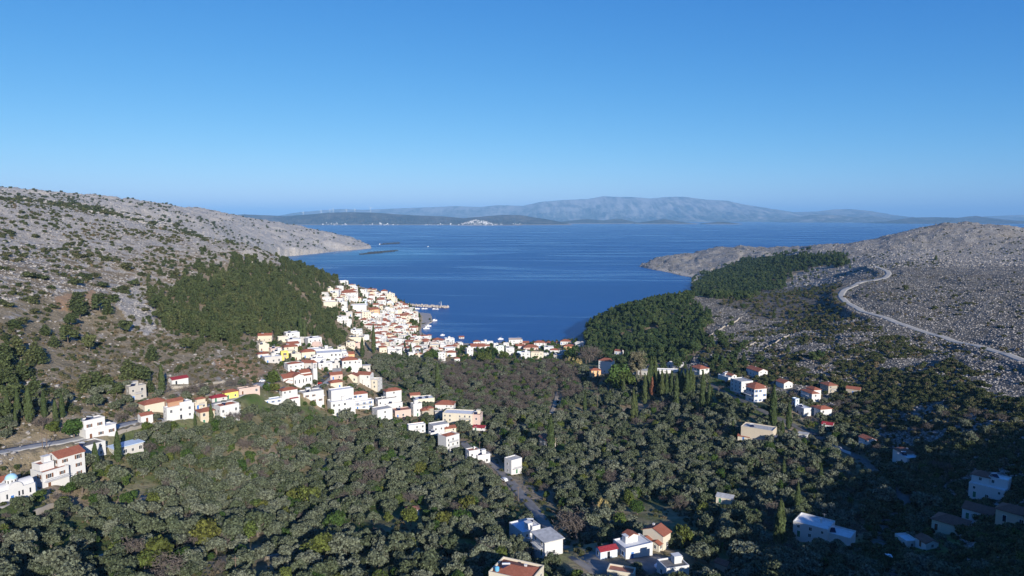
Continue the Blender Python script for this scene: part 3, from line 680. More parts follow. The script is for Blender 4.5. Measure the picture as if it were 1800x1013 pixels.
# ------------------------------------------------------------------ uncountable masses: instances on points
PROTO = bpy.data.collections.new('seed_meshes')
def scatter(name, label, meshes, P, rz, sc, idx):
    P = np.asarray(P, np.float32); n = len(P)
    if n == 0: return
    col = bpy.data.collections.new(name + '_seeds')
    for k, me in enumerate(meshes):
        o = bpy.data.objects.new('%s_seed_%02d' % (name, k), me); col.objects.link(o)
    me = bpy.data.meshes.new(name); me.vertices.add(n); me.vertices.foreach_set('co', P.ravel())
    set_attr(me, 'rz', rz); set_attr(me, 'sc', sc)
    at = me.attributes.new('pick', 'INT', 'POINT'); at.data.foreach_set('value', np.asarray(idx, np.int32) % len(meshes))
    o = mk_obj(name, me); tag(o, kind='stuff', label=label)
    g = bpy.data.node_groups.new(name, 'GeometryNodeTree')
    g.interface.new_socket('Geometry', in_out='INPUT', socket_type='NodeSocketGeometry'); g.interface.new_socket('Geometry', in_out='OUTPUT', socket_type='NodeSocketGeometry')
    N = g.nodes; L = g.links
    a, b = N.new('NodeGroupInput'), N.new('NodeGroupOutput'); ci = N.new('GeometryNodeCollectionInfo'); ci.inputs['Collection'].default_value = col
    ci.inputs['Separate Children'].default_value = True; ci.inputs['Reset Children'].default_value = True
    ip = N.new('GeometryNodeInstanceOnPoints'); ip.inputs['Pick Instance'].default_value = True
    def na(nm, ty):
        q = N.new('GeometryNodeInputNamedAttribute'); q.data_type = ty; q.inputs['Name'].default_value = nm; return q.outputs['Attribute']
    cx = N.new('ShaderNodeCombineXYZ'); L.new(na('rz', 'FLOAT'), cx.inputs['Z'])
    L.new(a.outputs[0], ip.inputs['Points']); L.new(ci.outputs[0], ip.inputs['Instance']); L.new(na('pick', 'INT'), ip.inputs['Instance Index'])
    L.new(cx.outputs[0], ip.inputs['Rotation']); L.new(na('sc', 'FLOAT'), ip.inputs['Scale']); L.new(ip.outputs[0], b.inputs[0])
    md = o.modifiers.new('spread', 'NODES'); md.node_group = g
    return o
def joined(crown, trunk):
    """crown and trunk of one tree as a single mesh, for the masses"""
    bm = bmesh.new(); bm.from_mesh(crown); n = len(bm.faces)
    bm.from_mesh(trunk); bm.faces.ensure_lookup_table()
    for f in bm.faces[n:]: f.material_index = 1
    me = bpy.data.meshes.new(crown.name + '_tree'); bm.to_mesh(me); bm.free()
    me.materials.append(crown.materials[0]); me.materials.append(trunk.materials[0]); return me
# ------------------------------------------------------------------ roads, lanes, quay
ROADPT = []
def catmull(P, step):
    P = np.array(P); out = []
    for i in range(len(P) - 1):
        a, b, c, d = P[max(i - 1, 0)], P[i], P[i + 1], P[min(i + 2, len(P) - 1)]; n = max(2, int(np.linalg.norm(c - b) / step))
        for t in np.linspace(0, 1, n, endpoint=False): out.append(.5 * (2 * b + (c - a) * t + (2 * a - 5 * b + 4 * c - d) * t * t + (3 * b - a - 3 * c + d) * t ** 3))
    out.append(P[-1]); return np.array(out)
def carve(P, zc, wid):
    """cut and fill: the ground meets the edge of the road"""
    global Z, ZG
    m = np.nonzero((X > P[:, 0].min() - 25) & (X < P[:, 0].max() + 25) & (Y > P[:, 1].min() - 25) & (Y < P[:, 1].max() + 25))[0]
    best = np.full(len(m), 1e9); bz = np.zeros(len(m))
    for p, z in zip(P, zc):
        d = np.hypot(X[m] - p[0], Y[m] - p[1]); k = d < best; best[k] = d[k]; bz[k] = z
    cell = Rg.ravel()[m] * .006
    t = np.clip((best - wid / 2 - .3 - cell) / (2.5 + wid * .7), 0, 1); t = t * t * (3 - 2 * t)
    Z[m] = (bz - .22) * (1 - t) + Z[m] * t; ZG = Z.reshape(NR, NA)
def road(name, pix, wid, mat, lift=.35, step=4.0, cat=None):
    P = catmull([hit(*q)[:2] for q in pix], step); d = np.gradient(P, axis=0); d /= np.maximum(np.linalg.norm(d, axis=1, keepdims=True), 1e-6); nrm = np.stack([-d[:, 1], d[:, 0]], -1)
    offs = np.linspace(-wid / 2, wid / 2, 5); g = np.stack([ground(P[:, 0] + nrm[:, 0] * o, P[:, 1] + nrm[:, 1] * o) for o in offs], 1)
    zc = g.max(1); k = np.ones(5) / 5; zc = np.convolve(np.pad(zc, 2, 'edge'), k, 'valid') + lift
    zc = np.maximum(zc, g.max(1) + .12)
    V = []
    for i in range(len(P)):
        for o in offs: V.append((P[i, 0] + nrm[i, 0] * o, P[i, 1] + nrm[i, 1] * o, zc[i]))
        ROADPT.append((P[i, 0], P[i, 1], wid / 2, zc[i]))
    me = grid_mesh(name, np.array(V), len(P), 5, [mat]); o = mk_obj(name, me); md = o.modifiers.new('bed', 'SOLIDIFY'); md.thickness = .5; md.offset = 1 if me.polygons[0].normal.z < 0 else -1
    carve(P, zc, wid)
    return tag(o, kind='structure')
road('road', [(1860,658),(1800,637),(1720,612),(1650,592),(1590,573),(1530,553),(1498,539),(1479,524),(1484,511),(1505,501),(1535,493),(1558,488),(1561,480),(1548,473),(1530,469.5)], 7.6, M['paleroad'], .3)
road('road', [(-60,812),(0,802),(60,790),(130,778),(200,757),(250,744),(300,742),(345,728),(400,706),(440,688),(458,676),(474,676),(492,690),(540,692),(575,676),(590,660),(592,648)], 6.5, M['asphalt'])
road('lane', [(1022,1013),(985,960),(945,905),(915,870),(885,835),(862,815),(830,795),(812,778)], 4.6, M['lane'])
road('lane', [(1246,676),(1290,700),(1330,718),(1380,742),(1430,765),(1480,792),(1520,815),(1560,850),(1590,880),(1570,915),(1545,940),(1548,980),(1562,1013)], 5.0, M['shadelane'])
road('path', [(254,872),(243,890),(222,908)], 2.2, M['gravel'])
road('path', [(980,690),(975,712),(968,728)], 3.0, M['gravel'])
road('yard', [(1022,1005),(1050,1000),(1075,990)], 14.0, M['lane'])
road('yard', [(1120,1000),(1150,995),(1175,992)], 10.0, M['lane'])
road('terrace', [(-20,900),(20,890),(64,866)], 5.5, M['paving'], .5)

tm.vertices.foreach_set('co', np.stack([X, Y, Z], -1).astype(np.float32).ravel()); tm.update()
# ------------------------------------------------------------------ buildings
ROOFMAT = dict(flat='roofwhite', flatg='roofgrey', flatd='roofdark', flatb='roofblue', flatr='roofred', hip='tile', gable='tile', gabley='tile', hipd='oldtile', gabled='oldtile', gables='redsheet', slab='roofslab', slabb='roofblue', hipwall='tile', shed='tile', sheds='redsheet', gablew='awning')
def hip_roof(mb, x0, x1, y0, y1, z, ov, k=.42):
    x0 -= ov; x1 += ov; y0 -= ov; y1 += ov; w, d = x1 - x0, y1 - y0; t = .16
    if w >= d: r = k * d / 2; a, b = (x0 + d / 2 * .96, (y0 + y1) / 2), (x1 - d / 2 * .96, (y0 + y1) / 2)
    else: r = k * w / 2; a, b = ((x0 + x1) / 2, y0 + w / 2 * .96), ((x0 + x1) / 2, y1 - w / 2 * .96)
    V = [(x0,y0,z),(x1,y0,z),(x1,y1,z),(x0,y1,z),(x0,y0,z+t),(x1,y0,z+t),(x1,y1,z+t),(x0,y1,z+t),(*a,z+t+r),(*b,z+t+r)]
    Fc = [(3,2,1,0),(0,1,5,4),(1,2,6,5),(2,3,7,6),(3,0,4,7)]
    Fc += [(4,5,9,8),(5,6,9),(6,7,8,9),(7,4,8)] if w >= d else [(4,5,8),(5,6,9,8),(6,7,9),(7,4,8,9)]
    mb.add(V, Fc); return r + t
def gable_roof(mb, wb, x0, x1, y0, y1, z, ov, along='x', k=.42, m=0):
    t = .18
    if along == 'x':
        r = k * (y1 - y0) / 2; yc = (y0 + y1) / 2; s = r / ((y1 - y0) / 2); zo = z - ov * s
        P = [(y0-ov, zo), (yc, z+r), (y1+ov, zo)]
        V = [(x, y, q + dz) for x in (x0-ov*.6, x1+ov*.6) for dz in (.02, t) for y, q in P]
        wb.add([(x0,y0,z),(x0,y1,z),(x0,yc,z+r),(x1,y0,z),(x1,y1,z),(x1,yc,z+r)], [(0,2,1),(3,4,5)], m)
    else:
        r = k * (x1 - x0) / 2; xc = (x0 + x1) / 2; s = r / ((x1 - x0) / 2); zo = z - ov * s
        P = [(x0-ov, zo), (xc, z+r), (x1+ov, zo)]
        V = [(x, y, q + dz) for y in (y0-ov*.6, y1+ov*.6) for dz in (.02, t) for x, q in P]
        wb.add([(x0,y0,z),(x1,y0,z),(xc,y0,z+r),(x0,y1,z),(x1,y1,z),(xc,y1,z+r)], [(0,1,2),(3,5,4)], m)
    Fc = [(0,1,7,6),(1,2,8,7),(3,9,10,4),(4,10,11,5),(0,3,4,1),(1,4,5,2),(6,7,10,9),(7,8,11,10),(0,6,9,3),(2,5,11,8)]
    mb.add(V, Fc); return r
def window_mesh(kind, shut):
    mb = MB(); m = {'glass': 0, 'frame': 1, 's': 2}
    mb.box(-.5, .5, -.035, .05, 0, 1.3, 0); mb.ring(-.5, .5, 0, 0, 0, 0, 0) if False else None
    if kind == 'full':
        for x0, x1, z0, z1 in ((-.58,-.5,-.08,1.38),(.5,.58,-.08,1.38),(-.5,.5,-.08,0),(-.5,.5,1.3,1.38),(-.03,.03,.003,1.297)): mb.box(x0, x1, -.06, .05, z0, z1, 1)
    if shut:
        mb.box(-1.08, -.585, -.085, .04, 0, 1.3, 2); mb.box(.585, 1.08, -.085, .04, 0, 1.3, 2)
    return mb.mesh('window', [M['glass'], M['frame'], M[shut] if shut else M['frame']])
WIN = {s: window_mesh('full', s) for s in (None, 'shutterbrown', 'shutterblue', 'shuttergreen')}
_p = MB(); _p.box(-.5, .5, -.035, .05, 0, 1.3); PANE = _p.mesh('window_pane', M['glass'])
_p = MB()
for x0, x1, z0, z1 in ((-.58,-.5,0,1.38),(.5,.58,0,1.38),(-.5,.5,1.3,1.38),(-.03,.03,.003,1.297)): _p.box(x0, x1, -.06, .05, z0, z1)
FRAME = _p.mesh('window_frame', M['frame'])
_p = MB(); _p.box(-.68, .68, -.16, .05, -.10, -.003); SILL = _p.mesh('window_sill', M['frame'])
def shut_mesh(s):
    q = MB(); q.box(-.248, .248, -.085, .04, 0, 1.3); return q.mesh('shutter', M[s])
SHUT = {s: shut_mesh(s) for s in ('shutterbrown', 'shutterblue', 'shuttergreen')}
def door_mesh(s):
    q = MB(); q.box(-.5, .5, -.04, .05, 0, 2.1, 0); q.box(-.6, -.5, -.06, .05, 0, 2.2, 1); q.box(.5, .6, -.06, .05, 0, 2.2, 1); q.box(-.5, .5, -.06, .05, 2.1, 2.2, 1); return q.mesh('door', [M[s], M['frame']])
DOOR = {s: door_mesh(s) for s in ('shutterbrown', 'shutterblue', 'shuttergreen', 'glass')}
_p = MB(); _p.box(-.28,.28,-.28,.28,-.3,1.1); _p.box(-.36,.36,-.36,.36,1.1,1.22); CHIM = _p.mesh('chimney', M['white'])
_p = MB(); _p.add([(-1,-.8,.15),(1,-.8,.15),(1,.7,1.15),(-1,.7,1.15),(-1,-.8,.07),(1,-.8,.07),(1,.7,1.07),(-1,.7,1.07)], [(0,1,2,3),(7,6,5,4),(0,4,5,1),(1,5,6,2),(2,6,7,3),(3,7,4,0)]); SOLP = _p.mesh('solar_panel', M['panel'])
_p = MB(); _p.tube([(-1.05,.8,1.3),(1.05,.8,1.3)], [.3,.3], 10); _p.box(-.8,-.72,.7,.8,0,1.05); _p.box(.72,.8,.7,.8,0,1.05); SOLT = _p.mesh('tank', M['tank'])
def balcony_mesh(w):
    a = MB(); a.box(-w/2, w/2, -1.3, -.002, -.16, 0); b = MB(); b.box(-w/2, w/2, -1.30, -1.24, .85, .92)
    n = max(4, int(w / .35))
    for k in range(n + 1): x = -w/2 + .03 + (w - .06) * k / n; b.box(x - .02, x + .02, -1.285, -1.255, .003, .847)
    return a.mesh('balcony', M['white']), b.mesh('railing', M['rail'])
HOUSES = []   # footprint centre, radius, screen box, depth
LMARK = []    # (phrase, px, py)
def house(px, py, wpx, hpx, rot=20, asp=.75, style='flat', wall='white', label='', lm=None, blocks=None, lod=1, shut=None, solar=0, chim=0, balc=(), roofm=None, name='house', cat='house', group=None, tank=False, nowin=False, pos=None, wmax=99, dx=0.0, floor=3.0, seed=None):
    p = hit(px, py) if pos is None else pos
    if p is None: return None
    rs = random.Random(int(px * 31 + py * 17) if seed is None else seed)
    dep = float(proj(*p)[2]); azv = math.atan2(p[0], p[1]); ra = math.radians(rot)
    W = wpx * dep / F / (abs(math.cos(ra)) + asp * abs(math.sin(ra))); D = W * asp; Hh = hpx * dep / F * (.9 if lod else .95)
    back = (W * abs(math.sin(ra)) + D * abs(math.cos(ra))) / 2
    c = np.array([p[0] + math.sin(azv) * back, p[1] + math.cos(azv) * back, p[2]])
    root = empty(name, tuple(c), ra - azv); tag(root, label, cat, group)
    bl = blocks or [(0, 1, 0, 1, 1, style)]
    wb = MB(); mats = [M[wall]]; tops = []; B = []
    for i, b in enumerate(bl):
        e = .013 * i
        x0, x1, y0, y1, h = -W/2 + W*b[0] + e, -W/2 + W*b[1] - e*.7, -D/2 + D*b[2] + e*.8, -D/2 + D*b[3] - e, Hh * b[4]
        st = b[5]; mi = 0
        if len(b) > 6 and b[6]:
            if M[b[6]] not in mats: mats.append(M[b[6]])
            mi = mats.index(M[b[6]])
        z0 = Hh * b[7] if len(b) > 7 else -5.0
        B.append((x0, x1, y0, y1, h, st, mi, z0)); wb.box(x0, x1, y0, y1, z0, h, mi)
    roofs = []
    for x0, x1, y0, y1, h, st, mi, z0 in B:
        rb = MB(); rm = M[roofm] if roofm and st == bl[0][5] else M[ROOFMAT[st]]; top = h
        if st.startswith('flat'):
            rb.box(x0 + .24, x1 - .24, y0 + .24, y1 - .24, h + .003, h + .09); top = h + .09
        elif st.startswith('slab'):
            rb.box(x0 - .5, x1 + .5, y0 - .5, y1 + .5, h + .003, h + .25); top = h + .25
        elif st == 'hipwall':
            hip_roof(rb, x0 + .3, x1 - .3, y0 + .3, y1 - .3, h + .01, 0, .34)
        elif st.startswith('hip'): hip_roof(rb, x0, x1, y0, y1, h + .01, .45)
        elif st in ('gabley',): gable_roof(rb, wb, x0, x1, y0, y1, h, .4, 'y', m=mi)
        elif st.startswith('gable'): gable_roof(rb, wb, x0, x1, y0, y1, h, .4, 'x', m=mi)
        elif st.startswith('shed'):
            r = .16 * (y1 - y0); rb.add([(x0-.3,y0-.4,h+.02),(x1+.3,y0-.4,h+.02),(x1+.3,y1+.3,h+r),(x0-.3,y1+.3,h+r),(x0-.3,y0-.4,h+.16),(x1+.3,y0-.4,h+.16),(x1+.3,y1+.3,h+r+.14),(x0-.3,y1+.3,h+r+.14)], [(3,2,1,0),(4,5,6,7),(0,1,5,4),(1,2,6,5),(2,3,7,6),(3,0,4,7)])
        ro = mk_obj('roof', rb.mesh('roof', rm), root); roofs.append((ro, x0, x1, y0, y1, top, st))
        if st.startswith('flat') or st == 'hipwall':
            pb = MB(); ph = .55 if st != 'hipwall' else .75; pb.ring(x0 - .03, x1 + .03, y0 - .03, y1 + .03, h + .002, h + ph, .25, 0)
            mk_obj('parapet', pb.mesh('parapet', mats[mi]), root)
    mk_obj('wall', wb.mesh('wall', mats), root)
    # windows and doors on the three faces that can be seen
    if not nowin:
        faces = []
        for i, (x0, x1, y0, y1, h, st, mi, z0) in enumerate(B):
            faces += [(i, x0, x1, y0, 0.0, h, max(z0, 0)), (i, y0, y1, x1, math.pi/2, h, max(z0, 0)), (i, y0, y1, x0, -math.pi/2, h, max(z0, 0))]
        cnt = 0; first = True
        for i, a, b, q, ang, h, zb in faces:
            L = b - a; nf = max(1, int(round((h - zb) / floor))); nw = max(1, int(L / rs.uniform(2.6, 3.6)))
            if lod == 0: nw = min(nw, 3)
            fh = (h - zb) / nf
            for f in range(nf):
                for k in range(nw):
                    u = a + L * (k + .5) / nw + rs.uniform(-.15, .15)
                    if ang == 0: x, y = u, q
                    elif ang > 0: x, y = q, u
                    else: x, y = q, u
                    nx, ny = (0, -1) if ang == 0 else ((1, 0) if ang > 0 else (-1, 0))
                    tx, ty = x + nx * .4, y + ny * .4; zz = zb + f * fh + .9
                    if any(j != i and o[0] < tx < o[1] and o[2] < ty < o[3] and o[7] < zz < o[4] + .6 for j, o in enumerate(B)): continue
                    if rs.random() < .22 or cnt >= wmax: continue
                    cnt += 1
                    if f == 0 and first and ang == 0:
                        first = False; dn = rs.choice(['shutterbrown', 'shutterblue', 'glass', 'shuttergreen']) if not shut else shut
                        mk_obj('door', DOOR[dn], root, (x, y, zb + .05), ang); continue
                    sc = min(1.0, (fh - .6) / 2.2) * rs.choice([.9, 1, 1, 1.15])
                    if lod >= 2:
                        o = mk_obj('window', PANE, root, (x, y, zz), ang); o.scale = (sc, 1, sc)
                        mk_obj('frame', FRAME, o); mk_obj('sill', SILL, o)
                        if shut: mk_obj('shutter', SHUT[shut], o, (-.834, 0, 0)); mk_obj('shutter', SHUT[shut], o, (.834, 0, 0))
                    else:
                        o = mk_obj('window', WIN[shut], root, (x, y, zz), ang); o.scale = (sc, 1, sc)
    if lod >= 1 and not balc and Hh > 4.6 and rs.random() < .5: balc = [(.5, .52 if Hh < 8 else .36, rs.uniform(.35, .8), rs.choice('fr'))]
    for fx, z, wf, fc in balc:     # position along the front, height factor, width factor, face
        if fc == 'f': L, loc, an = W, (-W/2 + W * fx, -D/2, Hh * z), 0
        elif fc == 'r': L, loc, an = D, (W/2, -D/2 + D * fx, Hh * z), math.pi/2
        else: L, loc, an = D, (-W/2, -D/2 + D * fx, Hh * z), -math.pi/2
        s, r = balcony_mesh(L * wf); o = mk_obj('balcony', s, root, loc, an); mk_obj('railing', r, o)
    if roofs:
        ro, x0, x1, y0, y1, top, st = roofs[0]
        for k in range(chim): 
            pz = top + (.5 if st.startswith('hip') or st.startswith('gable') else 0.25); mk_obj('chimney', CHIM, ro, (x0 + (x1 - x0) * rs.choice([.3, .68]), y0 + (y1 - y0) * .62, pz))
        for ro, x0, x1, y0, y1, top, st in roofs:
            if not st.startswith('flat') or x1 - x0 < 4.5 or y1 - y0 < 4: continue
            if rs.random() < (.3 if lod else .2):
                q = MB(); a, b = x0 + (x1 - x0) * rs.uniform(.2, .6), y0 + (y1 - y0) * rs.uniform(.4, .55); q.box(a, a + 2.3, b, b + 2.0, top + .004, top + 2.1); q.box(a - .15, a + 2.45, b - .15, b + 2.15, top + 2.104, top + 2.25); mk_obj('stair_head', q.mesh('stair_head', M[wall]), ro)
            if rs.random() < .35:
                q = MB(); a, b = x0 + (x1 - x0) * rs.uniform(.15, .8), y0 + (y1 - y0) * .8; q.tube([(a, b, top), (a, b, top + 2.8)], [.05, .04], 5); q.box(a - .6, a + .6, b - .03, b + .03, top + 2.5, top + 2.56); mk_obj('aerial', q.mesh('aerial', M['rail']), ro)
            if rs.random() < .45 and not solar: solar = 1
        ro, x0, x1, y0, y1, top, st = roofs[-1]
        for k in range(solar):
            o = mk_obj('solar_panel', SOLP, ro, (x0 + (x1 - x0) * (.3 + .35 * k), y0 + (y1 - y0) * .35, top + (.35 if 'hip' in st else 0)), -(ra - azv) + rs.uniform(-.1, .1)); mk_obj('tank', SOLT, o)
        if tank:
            q = MB(); q.lathe([(.55, 0), (.6, .3), (.6, .9), (.35, 1.15), (.1, 1.2)], 12); mk_obj('water_tank', q.mesh('water_tank', M['bluetank']), ro, (x0 + 1.6, y0 + 1.5, top + .5))
    rad = math.hypot(W, D) / 2
    x0, y1 = px - wpx / 2, py; HOUSES.append((c[0], c[1], rad, px - wpx / 2, px + wpx / 2, py - hpx * 1.25 - 3, py, float(np.hypot(c[0], c[1])), W, D, ra - azv))
    if lm: LMARK.append((lm, px, py - hpx / 2))
    return root
def H(*a, **k): return house(*a, **k)
# --- left road, foreground to the village
H(105,857,95,44,28,.62,wall='white',label='three storey white house with red tiled terraces and balconies by the left road',lm='three storey terrace house',
  blocks=[(0,.55,0,.75,.72,'flatr'),(.42,1,.25,1,1.12,'gable'),(.05,.35,.3,.8,.98,'flatr')],lod=2,solar=0,chim=1,balc=[(.27,.36,.5,'f'),(.7,.55,.5,'r')],shut='shutterbrown')
H(152,812,62,26,30,.6,'flatd',label='white two storey house with dark flat roof and solar heater',lm='dark flat roofed house',lod=2,solar=1,balc=[(.5,.5,.6,'r')])
H(172,771,58,33,24,.55,wall='white',label='white stepped two storey house with brown shutters above the left road',lm='stepped white roadside house',blocks=[(0,1,0,.8,.5,'flat'),(.02,.72,.3,1,1,'flatg')],lod=2,shut='shutterbrown',chim=1)
H(222,802,56,17,25,.5,'slabb',wall='white2',label='low shed with broad pale blue roof behind two cypresses',lm='low pale blue roof')
H(314,677,32,11,25,.5,'gables',label='small hut with a magenta red sheet roof beside tall cypress',lm='magenta roofed hut')
H(240,704,32,26,18,.6,'flatg',wall='concrete',label='unfinished bare concrete building on the hillside',lm='unfinished concrete building',nowin=False)
H(313,740,54,34,24,.5,wall='white',label='long white roadside house with bare brick upper storey',lm='long roadside house with brick storey',blocks=[(0,1,0,.55,.75,'flat'),(.15,.7,.4,1,1.05,'gable','brick'),(.55,1,.3,1,.85,'flat')],lod=2,solar=1,shut=None)
H(270,727,46,18,24,.6,'hip',wall='cream',label='cream cottage with broad hipped red roof among trees by road',lod=1,chim=1)
H(256,744,24,15,22,.7,'gable',label='small white cottage with plain red gable roof by road',lod=1)
H(351,720,24,18,20,.7,wall='beige',label='beige two storey house with small red top storey',blocks=[(0,1,0,.7,.6,'flat'),(.25,1,.4,1,1,'hip')])
H(362,746,30,24,20,.8,wall='beige',style='hip',label='beige house with red roof behind slim cypresses',chim=1)
H(399,741,42,28,26,.7,wall='white',label='white three storey house with red roof and stacked side balconies',lm='white house with stacked balconies',style='hipwall',lod=2,balc=[(.5,.25,.8,'r'),(.5,.55,.8,'r'),(.5,.82,.8,'r')],solar=1)
H(384,707,28,8,15,.6,'hip',wall='white2',roofm='redsheet',label='low house with dark magenta roof at the roadside')
H(405,702,27,13,20,.6,'hip',wall='yellow',label='small pale yellow house with red hipped roof by road',lm='small pale yellow roadside house')
H(437,694,38,11,18,.35,'flatd',wall='pink',label='long low pinkish garage row beside the road',name='garage',cat='garage')
# --- chapel side house
H(2,872,44,26,20,.7,'gable',wall='white',label='red roofed white house at the left edge behind chapel',lod=1)
# --- upper left part of the village
VIL_UP = [(513,598,27,13,15,'flat','white'),(551,611,29,17,20,'flat','white'),(497,602,18,9,10,'flat','cream'),(516,607,26,10,12,'flat','white'),(463,618,20,12,15,'flat','cream'),
 (462,630,20,8,12,'hip','white'),(478,639,34,11,15,'flat','white2'),(484,622,22,9,15,'flat','pink'),(510,622,26,13,12,'hip','cream'),(514,612,22,8,12,'gable','white'),(541,630,26,12,10,'hip','cream'),
 (489,626,20,8,12,'flatd','white'),(520,634,18,12,10,'flat','cream'),(578,636,46,16,5,'flat','white'),(570,622,30,8,5,'flatg','white'),(597,626,24,8,0,'flat','white'),(557,642,24,12,8,'flat','white'),
 (571,652,26,14,8,'flat','white'),(545,628,14,10,10,'flatr','cream'),(602,634,20,12,5,'flat','white'),(588,648,18,9,8,'flat','white2'),
 (625,600,30,7,0,'flatg','cream'),(616,612,16,10,5,'flat','cream'),(630,612,14,9,5,'flatr','pink'),(612,632,22,10,8,'gable','orange'),(614,650,30,18,10,'hip','white'),(626,646,20,12,10,'flat','white'),
 (644,652,14,10,5,'slab','white2'),(627,590,20,10,0,'flat','white'),(642,598,14,8,5,'flat','white'),(600,617,14,7,5,'flat','cream'),(590,668,24,10,12,'gable','pink'),(590,684,24,12,15,'hip','cream'),(620,672,24,11,-15,'gabley','cream')]
H(500,634,14,16,12,.8,'flatr',wall='yellow',label='bright yellow two storey house in the upper village',lm='bright yellow house',shut='shutterbrown')
# --- along the middle of the valley
H(517,655,34,14,18,.8,'hipwall',label='white house with red hipped roof behind the church',lm='hipped house behind church')
H(507,712,40,26,22,.6,wall='white',label='white roadside house with red hipped roof and red awning',blocks=[(.15,.95,.3,1,1,'hip'),(0,1,0,.5,.5,'flat'),(.45,.85,-.2,.02,.42,'sheds')],lod=2,lm='red hipped house below church')
H(478,712,34,8,18,.5,'flatb',wall='white',label='low white terrace with pale blue roof by the road bend',shut='shutterblue')
H(548,711,42,22,20,.6,'flatg',label='white house with grey flat roof below the church road',lod=2,shut='shutterbrown',solar=1)
H(600,736,54,48,18,.7,label='large plain white two tier block with blank front wall',lm='large blank white block',blocks=[(0,.85,0,.7,.66,'flat'),(.12,1,.45,1,1.05,'flat'),(.75,1,.2,.55,.6,'flat')],lod=2,solar=1,wmax=9)
H(637,721,40,28,15,.7,label='white house with red hipped upper storey and open terrace',blocks=[(0,1,0,.6,.55,'flat'),(.02,.78,.45,1,1,'hip')],lod=2,shut='shutterblue')
H(683,722,54,30,20,.55,label='white house with orange red hipped roof and long dark terrace',lm='white house with dark terrace',blocks=[(0,.75,0,.6,.7,'flatd'),(.4,1,.4,1,1.1,'hip'),(.25,.9,-.25,.05,.4,'flatd')],lod=2,chim=1,solar=1)
H(672,739,36,19,25,.8,'flatg',label='white cube house at the edge of olive grove',lod=2)
H(706,735,33,13,15,.7,'flatr',wall='pink',label='pinkish low house with cluttered roof terrace',solar=1,lod=2)
H(650,684,46,26,-22,.6,label='white L shaped house with red roof and square annexe',lm='L shaped white house',blocks=[(0,.62,.1,.8,1,'gable'),(.3,1,0,.9,.58,'flatg'),(.72,1,-.1,.4,.62,'flat','cream')],lod=2)
H(745,714,38,12,15,.7,'flat',wall='cream',label='white flat roofed house with solar heaters and mast',solar=2,lod=2)
H(732,733,20,24,22,.8,'flatg',label='narrow tall white house with grey flat roof',lod=2)
H(750,736,26,18,18,.8,'hip',wall='stone',label='stone house with two small red hipped roofs',blocks=[(0,.6,0,1,.85,'hip'),(.45,1,.1,.8,1,'hip')],lod=2)
H(771,736,16,12,10,.8,'flatg',wall='concrete',label='grey concrete lean to beside the stone house',name='outbuilding',cat='outbuilding')
H(783,724,36,13,-10,.7,'hip',label='white bungalow with wide dark red hipped roof and chimney',lm='dark red hipped bungalow',roofm='tile',chim=1,lod=2)
H(729,702,20,8,10,.7,'gable',wall='pink',label='small pink house with red gable roof above the others')
H(814,753,72,25,-14,.4,wall='cream',label='long cream three storey apartment house with side stairs',lm='long cream apartment house',blocks=[(0,.8,0,1,1,'flat'),(.8,1,.1,.9,.95,'flatr','pink')],lod=2,solar=1,balc=[(.62,.36,.3,'f'),(.62,.68,.3,'f')])
H(843,758,24,6,-15,.6,'gables',label='low red sheet roofed shed below the cream apartments',name='shed',cat='shed')
H(731,764,34,17,15,.6,label='white house with small old red gable behind',blocks=[(0,1,0,.6,1,'flat'),(.4,.95,.5,1,.95,'gable')],lod=2)
H(769,772,46,22,25,.7,'flatg',label='white house with grey roof terrace and shaded porch',lod=2,solar=1,blocks=[(.2,1,.2,1,1,'flatg'),(0,.5,0,.35,.5,'flat')])
H(790,768,24,16,20,.7,'gable',wall='cream',label='cream house with rusty red roof behind white cube')
H(789,798,38,31,38,.8,label='tall white cube house with orange tiled roof corner',lm='tall white cube',style='hipwall',lod=2,balc=[(.5,.35,.7,'f'),(.5,.7,.7,'f')],wmax=7)
H(840,819,44,26,25,.6,label='white split level house with red paved terrace',lm='split level white house',blocks=[(0,.55,.3,1,.98,'flatr'),(.35,1,0,.7,.62,'flatg')],lod=2,chim=1)
H(902,835,31,27,38,.85,'flatg',label='small white cube house alone beside the lane',lm='lone white cube by the lane',lod=2,balc=[(.5,.42,.8,'f')],wmax=6)
H(962,797,30,26,-60,.7,'gabled',wall='stone',label='half built brown tower house behind a cypress',lm='half built tower house',lod=2)
H(726,907,22,11,10,.7,'hip',label='tiny white hut with rusty roof in the grove',lm='tiny white grove hut',roofm='oldtile',name='hut',cat='hut')
H(922,962,56,33,-60,.75,label='white house with pale roof terrace and blue shadowed parapet',blocks=[(0,1,0,1,.8,'flatb'),(.5,1,.55,1,1.02,'flat')],lod=2,solar=1,chim=1,lm='pale roof terrace house')
H(962,982,55,32,-60,.8,'slab',wall='white',label='white house with wide weathered grey slab roof',lm='grey slab roofed house',lod=2,wmax=6)
H(908,1064,100,44,-24,.75,'hipwall',wall='cream',label='large cream house with red hipped roof and white parapet',lm='large cream hipped house',lod=2,chim=1,tank=True,solar=1)
H(1066,985,38,17,30,.5,'gables',wall='paleblue',label='low shed with bright red sheet roof beside yard',lm='red sheet shed',name='shed',cat='shed')
H(1112,986,70,27,35,.7,label='white house with blue trim and little red roof room on top',lm='blue trimmed white house',blocks=[(0,1,0,1,.75,'flat'),(.35,.68,.5,.95,1.25,'gabley')],lod=2,shut='shutterblue')
H(1152,970,52,30,-30,.8,label='cream house with steep terracotta gable roof and porch roofs',lm='terracotta gable house',wall='cream',blocks=[(0,1,.2,1,1,'gabley'),(.05,.45,-.1,.25,.55,'gabley'),(.55,.95,-.1,.25,.5,'gabley')],lod=2,chim=1)
